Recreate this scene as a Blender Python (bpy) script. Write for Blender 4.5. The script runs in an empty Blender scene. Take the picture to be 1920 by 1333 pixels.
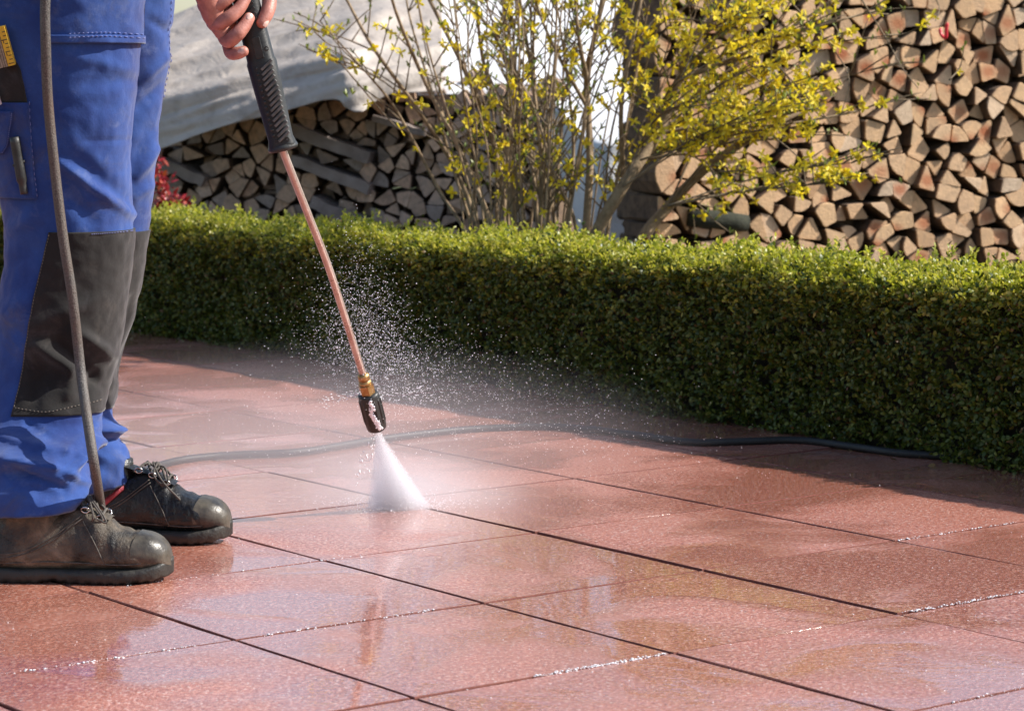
import bpy, bmesh, math, random
import numpy as np
from mathutils import Vector, Matrix, noise as mnoise
R = math.radians
random.seed(7); rng = np.random.default_rng(7)
scene = bpy.context.scene
COL = scene.collection

# ------------------------------------------------------------------ camera, sky, sun, exposure
CAM_H, PITCH, FPX = 0.92, R(6.153), 5034.0
cam_d = bpy.data.cameras.new('camera'); cam = bpy.data.objects.new('camera', cam_d); COL.objects.link(cam)
cam.location = (0, 0, CAM_H); cam.rotation_euler = (math.pi/2 - PITCH, 0, 0)
cam_d.sensor_width = 36; cam_d.sensor_fit = 'HORIZONTAL'; cam_d.lens = 36*FPX/1920
cam_d.clip_start = 0.1; cam_d.clip_end = 2000
cam_d.dof.use_dof = True; cam_d.dof.focus_distance = 5.15; cam_d.dof.aperture_fstop = 10.0
scene.camera = cam
SUN_EL, SUN_AZ = R(39.5), R(3)                     # azimuth measured from +X, negative = towards the camera
sun_dir = Vector((math.cos(SUN_EL)*math.cos(SUN_AZ), math.cos(SUN_EL)*math.sin(SUN_AZ), math.sin(SUN_EL)))
world = bpy.data.worlds.new('World'); scene.world = world; world.use_nodes = True
wn = world.node_tree; bg = wn.nodes['Background']
sky = wn.nodes.new('ShaderNodeTexSky'); sky.sky_type = 'NISHITA'; sky.sun_disc = False
sky.sun_elevation = SUN_EL; sky.sun_rotation = math.atan2(sun_dir.x, sun_dir.y); sky.dust_density = 1.0; sky.air_density = 1.0
wn.links.new(sky.outputs[0], bg.inputs[0]); bg.inputs[1].default_value = 0.12
sl = bpy.data.lights.new('sun', 'SUN'); sl.energy = 5.0; sl.angle = R(0.53); sl.color = (1, 0.95, 0.87)
so = bpy.data.objects.new('sun', sl); COL.objects.link(so); so.rotation_euler = sun_dir.to_track_quat('Z', 'Y').to_euler()
so.location = (6, -2, 8)
vs = scene.view_settings; vs.view_transform = 'Standard'; vs.look = 'None'; vs.exposure = 0.6; vs.gamma = 1; vs.use_curve_mapping = False
scene.render.engine = 'CYCLES'
cy = scene.cycles; cy.use_denoising = True; cy.volume_bounces = 3; cy.max_bounces = 10; cy.transparent_max_bounces = 16
cy.volume_step_rate = 1.0; cy.volume_max_steps = 128; cy.sample_clamp_indirect = 6; cy.caustics_reflective = False; cy.caustics_refractive = False

# ------------------------------------------------------------------ helpers
cp, sp_ = math.cos(PITCH), math.sin(PITCH)
def ray(px, py):
    x = (px-960)/FPX; u = (666-py)/FPX
    return Vector((x, cp + u*sp_, -sp_ + u*cp))
def P(px, py, Y):                                   # the point seen at that place of the photograph, Y metres away
    d = ray(px, py); return Vector((0, 0, CAM_H)) + d*(Y/d.y)
def G(px, py, z=0.0):
    d = ray(px, py); return Vector((0, 0, CAM_H)) + d*((z-CAM_H)/d.z)
def PX(p):
    x, y, z = p[0], p[1], p[2]-CAM_H
    w = y*cp - z*sp_; u = y*sp_ + z*cp
    return 960 + FPX*x/w, 666 - FPX*u/w

def mesh_obj(name, verts, faces, mat, parent=None, smooth=True, mats=None, midx=None):
    me = bpy.data.meshes.new(name)
    me.from_pydata([tuple(v) for v in verts], [], [tuple(f) for f in faces])
    for m in (mats or [mat]): me.materials.append(m)
    if midx is not None: me.polygons.foreach_set('material_index', midx)
    me.polygons.foreach_set('use_smooth', [smooth]*len(me.polygons))
    me.update()
    return link(name, me, parent)
def link(name, me, parent=None, loc=None):
    o = bpy.data.objects.new(name, me); COL.objects.link(o)
    if parent: o.parent = parent
    if loc is not None: o.location = loc
    return o
def np_mesh(name, verts, tris_or_quads, mat, parent=None, smooth=False):
    n = tris_or_quads.shape[1]; me = bpy.data.meshes.new(name)
    me.vertices.add(len(verts)); me.vertices.foreach_set('co', verts.astype(np.float32).ravel())
    nf = len(tris_or_quads); me.loops.add(nf*n); me.loops.foreach_set('vertex_index', tris_or_quads.astype(np.int32).ravel())
    me.polygons.add(nf); me.polygons.foreach_set('loop_start', np.arange(0, nf*n, n, dtype=np.int32))
    me.polygons.foreach_set('use_smooth', np.full(nf, smooth))
    me.materials.append(mat); me.update(calc_edges=True)
    return link(name, me, parent)
def tag(o, label=None, cat=None, group=None, kind=None):
    if label: o['label'] = label
    if cat: o['category'] = cat
    if group: o['group'] = group
    if kind: o['kind'] = kind
    return o
def empty(name, loc=(0, 0, 0)):
    o = bpy.data.objects.new(name, None); COL.objects.link(o); o.location = loc; o.empty_display_size = .1
    return o
class MB:                                           # collects shapes into one mesh
    def __init__(s): s.v = []; s.f = []
    def add(s, v, f):
        b = len(s.v); s.v += [tuple(x) for x in v]; s.f += [tuple(i+b for i in q) for q in f]
    def build(s, name, mat, parent=None, smooth=True): return mesh_obj(name, s.v, s.f, mat, parent, smooth)
def smooth_path(pts, n):                            # Catmull-Rom through points (any dimension)
    p = np.array([list(q) for q in pts], float); p = np.vstack([2*p[0]-p[1], p, 2*p[-1]-p[-2]])
    out = []
    for i in range(1, len(p)-2):
        for t in np.linspace(0, 1, n, endpoint=False):
            a, b, c, d = p[i-1], p[i], p[i+1], p[i+2]
            out.append(.5*((2*b)+(-a+c)*t+(2*a-5*b+4*c-d)*t*t+(-a+3*b-3*c+d)*t**3))
    out.append(p[-2]); return np.array(out)
def tube(pts, rad, n=8, cap=True):
    pts = [Vector(p) for p in pts]; m = len(pts)
    if not hasattr(rad, '__len__'): rad = [rad]*m
    v = []; f = []; up = None
    for i in range(m):
        t = (pts[min(i+1, m-1)]-pts[max(i-1, 0)]); t = t.normalized() if t.length > 1e-9 else Vector((0, 0, 1))
        if up is None: up = t.orthogonal().normalized()
        up = (up - t*up.dot(t)); up = up.normalized() if up.length > 1e-6 else t.orthogonal().normalized()
        s = t.cross(up)
        for k in range(n):
            a = 2*math.pi*k/n; v.append(pts[i] + (up*math.cos(a)+s*math.sin(a))*rad[i])
    for i in range(m-1):
        for k in range(n):
            k2 = (k+1) % n; f.append((i*n+k, i*n+k2, (i+1)*n+k2, (i+1)*n+k))
    if cap: f.append(tuple(range(n))[::-1]); f.append(tuple(range((m-1)*n, m*n)))
    return v, f
def finger_tube(pts, rad, n=12, m=6):               # rounded end
    q = smooth_path([list(p)+[r] for p, r in zip(pts, rad)], m)
    end = q[-1]; d = (q[-1]-q[-2])[:3]; d = d/np.linalg.norm(d); r = end[3]
    extra = [np.append(end[:3]+d*r*.9*math.sin(a), r*math.cos(a)) for a in (.35, .7, 1.0, 1.3, 1.5)]
    q = np.vstack([q]+[e[None] for e in extra])
    return tube([Vector(a[:3]) for a in q], [max(a[3], 1e-4) for a in q], n)
def box(c, sx, sy, sz, rot=None):
    v = [Vector((x*sx/2, y*sy/2, z*sz/2)) for x in (-1, 1) for y in (-1, 1) for z in (-1, 1)]
    if rot is not None: v = [rot @ q for q in v]
    v = [q+Vector(c) for q in v]
    return v, [(0, 1, 3, 2), (4, 6, 7, 5), (0, 4, 5, 1), (2, 3, 7, 6), (0, 2, 6, 4), (1, 5, 7, 3)]
def ball(c, r, n=8, sx=1, sy=1, sz=1):
    v = []; f = []; c = Vector(c); m = n//2
    for i in range(m+1):
        a = math.pi*i/m
        for k in range(n):
            b = 2*math.pi*k/n; v.append(c+Vector((r*sx*math.sin(a)*math.cos(b), r*sy*math.sin(a)*math.sin(b), r*sz*math.cos(a))))
    for i in range(m):
        for k in range(n): f.append((i*n+k, (i+1)*n+k, (i+1)*n+(k+1) % n, i*n+(k+1) % n))
    return v, f
def fbm(p, s, o=3): return mnoise.fractal(Vector(p)*s, 1.0, 2.0, o)

# ------------------------------------------------------------------ materials
class Mat:
    def __init__(s, name):
        s.m = bpy.data.materials.new(name); s.m.use_nodes = True; s.t = s.m.node_tree; s.b = s.t.nodes['Principled BSDF']
        s.out = s.t.nodes['Material Output']
    def n(s, typ, **kw):
        x = s.t.nodes.new(typ)
        for k, v in kw.items():
            if k.startswith('i_'):
                key = k[2:]; x.inputs[int(key) if key.isdigit() else key.replace('_', ' ')].default_value = v
            else: setattr(x, k, v)
        return x
    def l(s, a, b): s.t.links.new(a, b)
    def set(s, **kw):
        for k, v in kw.items(): s.b.inputs[k.replace('_', ' ')].default_value = v
        return s
    def coords(s, kind='Object', scale=(1, 1, 1)):
        tc = s.n('ShaderNodeTexCoord'); mp = s.n('ShaderNodeMapping'); mp.inputs['Scale'].default_value = scale
        if kind == 'World':
            g = s.n('ShaderNodeNewGeometry'); s.l(g.outputs['Position'], mp.inputs[0])
        else: s.l(tc.outputs[kind], mp.inputs[0])
        return mp.outputs[0]
    def noise(s, co, scale, detail=4, rough=.55, dist=0):
        x = s.n('ShaderNodeTexNoise'); x.inputs['Scale'].default_value = scale; x.inputs['Detail'].default_value = detail
        x.inputs['Roughness'].default_value = rough; x.inputs['Distortion'].default_value = dist; s.l(co, x.inputs['Vector']); return x.outputs['Fac']
    def ramp(s, fac, stops, interp='LINEAR'):
        x = s.n('ShaderNodeValToRGB'); r = x.color_ramp; r.interpolation = interp
        while len(r.elements) < len(stops): r.elements.new(.5)
        for e, (p, c) in zip(r.elements, stops):
            e.position = p; e.color = (c[0], c[1], c[2], 1) if hasattr(c, '__len__') else (c, c, c, 1)
        s.l(fac, x.inputs[0]); return x.outputs[0]
    def mix(s, fac, a, b, blend='MIX'):
        x = s.n('ShaderNodeMix', data_type='RGBA', blend_type=blend)
        for v, i in ((fac, x.inputs[0]), (a, x.inputs[6]), (b, x.inputs[7])):
            if hasattr(v, 'is_linked'): s.l(v, i)
            elif hasattr(v, '__len__'): i.default_value = (v[0], v[1], v[2], 1)
            else: i.default_value = v
        return x.outputs[2]
    def math(s, op, a, b=0.0, c=0.0, clamp=False):
        x = s.n('ShaderNodeMath', operation=op, use_clamp=clamp)
        for v, i in ((a, x.inputs[0]), (b, x.inputs[1]), (c, x.inputs[2])):
            if hasattr(v, 'is_linked'): s.l(v, i)
            else: i.default_value = v
        return x.outputs[0]
    def bump(s, h, strength=.3, dist=.01):
        x = s.n('ShaderNodeBump'); x.inputs['Strength'].default_value = strength; x.inputs['Distance'].default_value = dist
        s.l(h, x.inputs['Height']); s.l(x.outputs[0], s.b.inputs['Normal']); return x
    def col(s, c): s.l(c, s.b.inputs['Base Color'])
    def rough(s, c): s.l(c, s.b.inputs['Roughness'])

def simple(name, c1, c2, scale=20, rough=.6, bump=.2, bscale=None, metallic=0, kind='Object', bd=.004, detail=4, spec=.5, r2=None):
    m = Mat(name); co = m.coords(kind)
    f = m.noise(co, scale, detail); m.col(m.ramp(f, [(.3, c1), (.7, c2)]))
    m.set(Roughness=rough, Metallic=metallic); m.b.inputs['Specular IOR Level'].default_value = spec
    if r2 is not None: m.rough(m.ramp(f, [(.3, rough), (.7, r2)]))
    if bump: m.bump(m.noise(co, bscale or scale*4, 4), bump, bd)
    return m.m

def tile_material():
    m = Mat('wet_red_concrete'); w = m.coords('World')
    oi = m.n('ShaderNodeObjectInfo'); rnd = oi.outputs['Random']
    big = m.noise(w, 2.2, 5, .6, .4); fine = m.noise(w, 38, 4, .7); grain = m.noise(w, 120, 2, .8); sparkle = m.noise(w, 150, 1, .5)
    c = m.ramp(grain, [(.30, (.13, .030, .018)), (.43, (.40, .118, .068)), (.56, (.64, .245, .160)), (.70, (.90, .62, .52))])
    c = m.mix(m.ramp(fine, [(.35, .45), (.62, 0)]), c, (.34, .098, .058))
    c = m.mix(m.ramp(big, [(.35, 0), (.7, .5)]), c, (.64, .30, .22))
    c = m.mix(m.math('MULTIPLY', rnd, .30), c, (.42, .125, .072))
    st = m.noise(w, 9, 5, .7, .8); c = m.mix(m.ramp(st, [(.60, 0), (.78, .55)]), c, (.26, .095, .062))
    c = m.mix(m.ramp(sparkle, [(.62, 0), (.70, .8)]), c, (.75, .55, .48))  # pale specks paint a sparkle into the slab colour
    # the water film: smooth where it stands, broken by the grain where it has drained
    film = m.noise(w, 2.6, 3, .5, .5)
    film2 = m.math('ADD', film, m.math('MULTIPLY', m.math('SUBTRACT', rnd, .5), .20))
    wet = m.ramp(film2, [(.47, 1), (.63, 0)])
    dry = m.math('SUBTRACT', 1.0, wet)
    m.col(m.mix(m.math('MULTIPLY', wet, .25), c, m.mix(1.0, c, (.55, .42, .40), 'MULTIPLY')))
    m.rough(m.math('ADD', m.math('MULTIPLY', dry, .30), .22))
    chop = m.noise(m.coords('World', (16, 46, 16)), 1.0, 3, .6, .5)
    ws = m.math('ADD', m.math('MULTIPLY', dry, 1.1), .025)
    h = m.math('ADD', m.math('MULTIPLY', grain, ws), m.math('MULTIPLY', chop, .13))
    h = m.math('ADD', h, m.math('MULTIPLY', fine, m.math('MULTIPLY', ws, .6)))
    m.bump(m.math('ADD', grain, fine), .55, .004)
    m.b.inputs['Coat Weight'].default_value = 1.0; m.b.inputs['Coat IOR'].default_value = 1.52
    m.l(m.math('ADD', m.math('MULTIPLY', dry, .17), .018), m.b.inputs['Coat Roughness'])
    bmp = m.n('ShaderNodeBump'); bmp.inputs['Strength'].default_value = .5; bmp.inputs['Distance'].default_value = .0032
    m.l(h, bmp.inputs['Height']); m.l(bmp.outputs[0], m.b.inputs['Coat Normal'])
    return m.m
def leaf_material(name, stops, trans=.35, rough=.4, spec=.5):
    m = Mat(name); g = m.n('ShaderNodeNewGeometry')
    c = m.ramp(g.outputs['Random Per Island'], stops); m.col(c)
    m.set(Roughness=rough); m.b.inputs['Specular IOR Level'].default_value = spec
    tr = m.n('ShaderNodeBsdfTranslucent'); m.l(m.mix(1.0, c, (1.0, 1.0, .55), 'MULTIPLY'), tr.inputs[0])
    mx = m.n('ShaderNodeMixShader'); mx.inputs[0].default_value = trans
    m.l(m.b.outputs[0], mx.inputs[1]); m.l(tr.outputs[0], mx.inputs[2]); m.l(mx.outputs[0], m.out.inputs[0])
    return m.m
def fabric(name, c1, c2, worn, scale=7):
    m = Mat(name); co = m.coords('Object')
    f = m.noise(co, scale, 6, .65); c = m.ramp(f, [(.3, c1), (.62, c2)])
    st = m.noise(co, 18, 5, .7, .5); c = m.mix(m.ramp(st, [(.55, 0), (.75, .55)]), c, worn)
    dirt = m.noise(co, 5.5, 6, .7, 1.2); c = m.mix(m.ramp(dirt, [(.56, 0), (.74, .55)]), c, (.085, .08, .09))
    weave = m.noise(m.coords('Object', (1, 1, .45)), 900, 2); c = m.mix(.22, c, m.ramp(weave, [(.3, (.25, .25, .25)), (.7, (1, 1, 1))]), 'MULTIPLY')
    m.col(c); m.set(Roughness=.85); m.b.inputs['Specular IOR Level'].default_value = .2
    m.b.inputs['Sheen Weight'].default_value = .25; m.b.inputs['Sheen Roughness'].default_value = .5
    m.bump(m.math('ADD', m.math('MULTIPLY', weave, .12), m.math('MULTIPLY', m.noise(co, 60, 4), .8)), .35, .004)
    return m.m
def cut_wood():
    m = Mat('cut_wood'); co = m.coords('Object'); oi = m.n('ShaderNodeObjectInfo')
    at = m.n('ShaderNodeAttribute', attribute_type='OBJECT', attribute_name='heart')
    mp = m.n('ShaderNodeMapping'); m.l(co, mp.inputs[0]); mp.inputs['Scale'].default_value = (1, .05, 1)
    ln = m.n('ShaderNodeVectorMath', operation='LENGTH'); m.l(mp.outputs[0], ln.inputs[0]); d = ln.outputs['Value']
    wob = m.math('ADD', d, m.math('MULTIPLY', m.noise(co, 22, 3), .03))
    rings = m.n('ShaderNodeMath', operation='SINE'); m.l(m.math('MULTIPLY', wob, 900), rings.inputs[0])
    gi = m.n('ShaderNodeNewGeometry'); base = m.ramp(m.math('FRACT', m.math('ADD', oi.outputs['Random'], gi.outputs['Random Per Island'])), [(0, (.56, .33, .17)), (.25, (.74, .48, .26)), (.5, (.64, .41, .235)), (.75, (.78, .48, .25)), (1, (.70, .53, .37))])
    grey = m.noise(m.coords('World'), 30, 5, .7); base = m.mix(m.ramp(grey, [(.42, 0), (.72, .6)]), base, (.33, .22, .14))
    base = m.mix(m.math('MULTIPLY', m.math('ADD', rings.outputs[0], 1), .10), base, (.28, .16, .09))
    hw = m.math('MULTIPLY', m.ramp(wob, [(.026, 1), (.056, 0)]), at.outputs['Fac'])
    m.col(m.mix(hw, base, (.38, .105, .032))); m.set(Roughness=.8); m.bump(m.noise(m.coords('World'), 130, 4), .6, .005)
    return m.m
M = {}
M['tile'] = tile_material()
M['edge'] = simple('broken_tile_edge', (.12, .040, .030), (.21, .078, .06), 120, .85, .5, 300, kind='World', spec=.2)
M['bed'] = simple('joint_sand', (.17, .07, .055), (.26, .115, .09), 60, .35, .4, 200, kind='World')
M['soil'] = simple('garden_soil', (.05, .035, .022), (.10, .075, .05), 8, .95, .8, 40, kind='World', bd=.03)
M['lawn'] = simple('rough_lawn', (.05, .07, .02), (.10, .11, .04), 5, .95, .8, 60, kind='World', bd=.03)
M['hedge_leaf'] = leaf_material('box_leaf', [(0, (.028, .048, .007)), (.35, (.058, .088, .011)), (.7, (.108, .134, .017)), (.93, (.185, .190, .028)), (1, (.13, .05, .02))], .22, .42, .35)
M['hedge_tip'] = leaf_material('sunlit_young_box_leaf', [(0, (.22, .27, .026)), (.5, (.44, .44, .05)), (1, (.60, .53, .14))], .5, .4, .5)  # young leaf green, brightened to paint sun on the hedge top and shoulder
M['core'] = simple('hedge_light_block', (.012, .012, .006), (.03, .025, .012), 60, 1, .5)  # near-black colour for the light-blocking box inside the hedge
M['bark'] = simple('forsythia_bark', (.16, .105, .055), (.36, .26, .155), 35, .85, .7, 120, bd=.003)
M['twig'] = simple('twig_bark', (.11, .075, .045), (.22, .16, .09), 40, .8, .3)
M['petal'] = leaf_material('yellow_petal', [(0, (.80, .58, .02)), (.5, (.88, .70, .04)), (1, (.92, .78, .10))], .48, .5, .3)
M['bud'] = leaf_material('green_bud', [(0, (.13, .19, .03)), (1, (.32, .36, .07))], .3, .45)
M['redleaf'] = leaf_material('red_leaf', [(0, (.22, .015, .02)), (.6, (.40, .03, .05)), (1, (.45, .10, .04))], .25, .35)
M['cut'] = cut_wood()
M['logside'] = simple('log_side', (.07, .045, .03), (.20, .125, .075), 26, .95, .8, 90, bd=.004)
m = Mat('weathered_cut_wood'); w_ = m.coords('World'); oi_ = m.n('ShaderNodeObjectInfo'); gi_ = m.n('ShaderNodeNewGeometry'); rnd_ = m.math('FRACT', m.math('ADD', oi_.outputs['Random'], gi_.outputs['Random Per Island']))
c = m.ramp(rnd_, [(0, (.24, .19, .165)), (.22, (.74, .48, .32)), (.45, (.56, .39, .28)), (.62, (.80, .54, .37)), (.82, (.66, .48, .37)), (1, (.38, .31, .27))])
m.col(m.mix(m.ramp(m.noise(w_, 40, 5, .7), [(.42, 0), (.7, .6)]), c, (.15, .12, .10))); m.set(Roughness=.9); m.bump(m.noise(w_, 120, 4), .5, .004); M['greycut'] = m.m
M['plank'] = simple('weathered_plank', (.22, .175, .155), (.36, .30, .27), 14, .9, .5, 60)
M['blue'] = fabric('blue_workwear', (.010, .028, .150), (.028, .078, .285), (.120, .160, .31))
M['blue2'] = fabric('blue_workwear_pocket', (.009, .025, .138), (.026, .070, .26), (.108, .148, .29))
M['black_cloth'] = fabric('black_cordura', (.008, .0075, .0075), (.024, .022, .021), (.075, .066, .058), 9)
M['jacket'] = fabric('navy_jacket', (.02, .03, .12), (.03, .05, .2), (.08, .09, .2))
M['thread'] = simple('pale_thread', (.10, .13, .36), (.2, .23, .45), 60, .8, 0)
M['dkthread'] = simple('tan_thread', (.13, .11, .09), (.2, .17, .14), 60, .8, 0)
M['skin'] = simple('skin', (.36, .135, .10), (.56, .25, .195), 60, .48, .35, 260, bd=.0022)
M['skin_'] = None
bsk = M['skin'].node_tree.nodes['Principled BSDF']; bsk.inputs['Subsurface Weight'].default_value = .12; bsk.inputs['Subsurface Radius'].default_value = (.01, .004, .002)
M['nail'] = simple('fingernail', (.68, .42, .35), (.76, .52, .45), 60, .22, .05)
M['hair'] = simple('hair', (.05, .035, .02), (.1, .07, .04), 80, .6, .5)
M['leather'] = simple('black_leather', (.008, .008, .008), (.026, .024, .022), 25, .22, .8, 90, bd=.004, r2=.45)
m = Mat('dusty_leather'); co = m.coords('Object'); f = m.noise(co, 13, 6, .68, .6)
c = m.ramp(f, [(.34, (.010, .009, .008)), (.44, (.040, .033, .025)), (.56, (.105, .082, .057)), (.69, (.20, .165, .122))]); m.col(c); m.rough(m.ramp(f, [(.35, .35), (.6, .75)]))
m.bump(m.math('ADD', m.noise(co, 38, 6, .75, .8), m.math('MULTIPLY', m.noise(co, 220, 3), .4)), .9, .005); M['dusty'] = m.m
M['rubber'] = simple('sole_rubber', (.008, .008, .007), (.036, .032, .026), 18, .35, .6, 90, r2=.7)
M['cap'] = simple('toe_cap_rubber', (.014, .013, .012), (.10, .086, .064), 30, .3, .5, 80, r2=.42, bd=.003)
M['lace'] = simple('grey_lace', (.05, .045, .04), (.13, .115, .10), 120, .9, .4)
M['steel'] = simple('bright_metal', (.5, .5, .5), (.7, .7, .68), 60, .25, .1, metallic=1)
M['red'] = simple('red_trim', (.30, .03, .045), (.42, .06, .075), 60, .6, .3)
M['plastic'] = simple('black_grip_plastic', (.015, .0155, .015), (.035, .035, .033), 60, .36, .3, 260, bd=.0015, r2=.55)
M['gripp'] = simple('shaded_grip_plastic', (.007, .007, .007), (.018, .018, .017), 60, .42, .3, 260, bd=.0015, r2=.6)  # black deepened so the slots between ribs look shaded
M['rib'] = simple('lit_grip_rib', (.05, .046, .042), (.12, .11, .10), 60, .42, .3, 260, bd=.0015, r2=.6)  # lighter brown puts a lit look into the rib colour
M['brass'] = simple('worn_brass', (.30, .17, .06), (.55, .36, .16), 90, .38, .3, metallic=.9)
M['copper'] = simple('worn_lance_tube', (.44, .335, .295), (.64, .53, .48), 30, .24, .12, 160, metallic=.6, r2=.36, bd=.001)
m = Mat('hose_rubber'); co = m.coords('Object'); f = m.noise(co, 300, 3, .7)
m.col(m.ramp(f, [(.35, (.012, .012, .012)), (.7, (.034, .032, .030))])); m.b.inputs['Specular IOR Level'].default_value = .3; m.set(Roughness=.45); m.bump(f, .5, .002); M['hose'] = m.m
m = Mat('braided_hose'); co = m.coords('Object'); f = m.noise(co, 420, 2, .7); f2 = m.noise(co, 9, 4)
m.col(m.mix(m.ramp(f2, [(.4, 0), (.7, .7)]), m.ramp(f, [(.35, (.028, .026, .025)), (.7, (.15, .138, .125))]), (.10, .06, .04))); m.set(Roughness=.5); m.bump(f, .7, .002); M['braid'] = m.m
M['rule_y'] = simple('yellow_rule', (.62, .36, .02), (.72, .46, .04), 50, .5, .1)
M['rule_b'] = simple('rule_edges', (.20, .15, .10), (.38, .31, .23), 220, .7, .3)
M['ink'] = simple('black_print', (.015, .015, .015), (.03, .03, .03), 50, .6, 0)
M['white_p'] = simple('pale_plastic', (.5, .52, .55), (.65, .67, .7), 50, .3, 0)
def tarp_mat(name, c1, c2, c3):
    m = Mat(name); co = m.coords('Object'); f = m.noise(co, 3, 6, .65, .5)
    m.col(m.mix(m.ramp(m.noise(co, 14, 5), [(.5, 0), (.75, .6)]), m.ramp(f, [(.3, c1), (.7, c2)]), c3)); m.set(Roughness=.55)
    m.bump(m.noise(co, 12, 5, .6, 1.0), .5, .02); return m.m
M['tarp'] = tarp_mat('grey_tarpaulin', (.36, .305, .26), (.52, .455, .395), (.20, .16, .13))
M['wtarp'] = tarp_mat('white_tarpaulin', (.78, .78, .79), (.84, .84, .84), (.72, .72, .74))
m = Mat('water_drop'); m.set(Roughness=.08, IOR=1.33); m.b.inputs['Base Color'].default_value = (.93, .94, .97, 1)  # opaque white base stands in for sunlight refracted by the water
m.b.inputs['Subsurface Weight'].default_value = 0; M['drop'] = m.m
m = Mat('water_bead'); m.set(Roughness=.03, IOR=1.33); m.b.inputs['Base Color'].default_value = (1, 1, 1, 1); m.b.inputs['Transmission Weight'].default_value = 1; M['bead'] = m.m

# ------------------------------------------------------------------ the ground and the paved terrace
TS, YAW = 0.5, 0.65149
CX, CY = -3.44833788, -8.30812592
def tilept(a, b, z=0.0):
    dx, dy = a-CX, -b-CY
    return Vector((TS*(dx*math.cos(YAW)-dy*math.sin(YAW)), TS*(dx*math.sin(YAW)+dy*math.cos(YAW)), z))
AX = (tilept(1, 0)-tilept(0, 0)).normalized()       # right and away
BX = (tilept(0, 1)-tilept(0, 0)).normalized()       # right and nearer: the hedge runs this way
ground = mesh_obj('ground', [(-400, -400, -.06), (400, -400, -.06), (400, 400, -.06), (-400, 400, -.06)], [(0, 1, 2, 3)], M['lawn'], smooth=False)
tag(ground, kind='structure')
def tile_mesh(seed):
    r = random.Random(seed); ga, gb = .0075, .0062     # the wide joints and the narrow ones
    hx, hy, t, ch = TS/2-ga/2, TS/2-gb/2, .045, .0016
    v = []; n = 5
    def ring(ix, iy, z, jit):
        out = []
        for k in range(4*n):
            s, u = divmod(k, n); u = u/n*2-1
            p = [(u*ix, -iy), (ix, u*iy), (-u*ix, iy), (-ix, -u*iy)][s]
            out.append((p[0]+r.uniform(-1, 1)*jit, p[1]+r.uniform(-1, 1)*jit, z+r.uniform(-1, 1)*jit*.4))
        return out
    N = 4*n
    v += ring(hx, hy, -t, 0); v += ring(hx, hy, -ch, .0006); v += ring(hx-ch, hy-ch, 0, .0010)
    f = []
    for a in range(2):
        for k in range(N): f.append((a*N+k, a*N+(k+1) % N, (a+1)*N+(k+1) % N, (a+1)*N+k))
    f.append(tuple(range(2*N, 3*N)))
    me = bpy.data.meshes.new('paving_slab'); me.from_pydata(v, [], f); me.materials.append(M['tile']); me.materials.append(M['edge'])
    me.polygons.foreach_set('material_index', [1]*(2*N)+[0]); me.update(); return me
HEDGE_P0 = G(1369, 801)
HN = Vector((-BX.y, BX.x, 0)); HN = HN if HN.y < 0 else -HN      # hedge face normal, towards the camera side
q = [tilept(-6, -14, -.05), tilept(-6, 9, -.05), tilept(7.2, 9, -.05), tilept(7.2, -14, -.05)]
pave = mesh_obj('pavement', q, [(0, 1, 2, 3)], M['bed'], smooth=False); tag(pave, kind='structure')
tms = [tile_mesh(i) for i in range(5)]; rr = random.Random(3)
ANG = math.atan2(AX.y, AX.x)
for a in range(-6, 8):
    for b in range(-13, 9):
        c = tilept(a+.5, b+.5)
        if (c-HEDGE_P0).dot(HN) < -.30: continue
        if c.y < 2.6 or c.y > 13.5 or abs(c.x) > .2*c.y+1.1: continue
        o = link('paving_slab', rr.choice(tms), pave)
        o.location = (c.x, c.y, rr.uniform(-.0012, .0012)); o.rotation_euler = (rr.uniform(-.0022, .0022), rr.uniform(-.0022, .0022), ANG+rr.choice((0, math.pi))+rr.uniform(-.002, .002))
# planting bed behind the hedge
b0 = HEDGE_P0-HN*.10-BX*9; b1 = HEDGE_P0-HN*.10+BX*5
bv = [b0+Vector((0, 0, -.03)), b1+Vector((0, 0, -.03)), b1-HN*8+Vector((0, 0, -.03)), b0-HN*8+Vector((0, 0, -.03))]
tag(mesh_obj('garden_bed', bv, [(0, 1, 2, 3)], M['soil'], smooth=False), kind='structure')

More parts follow.
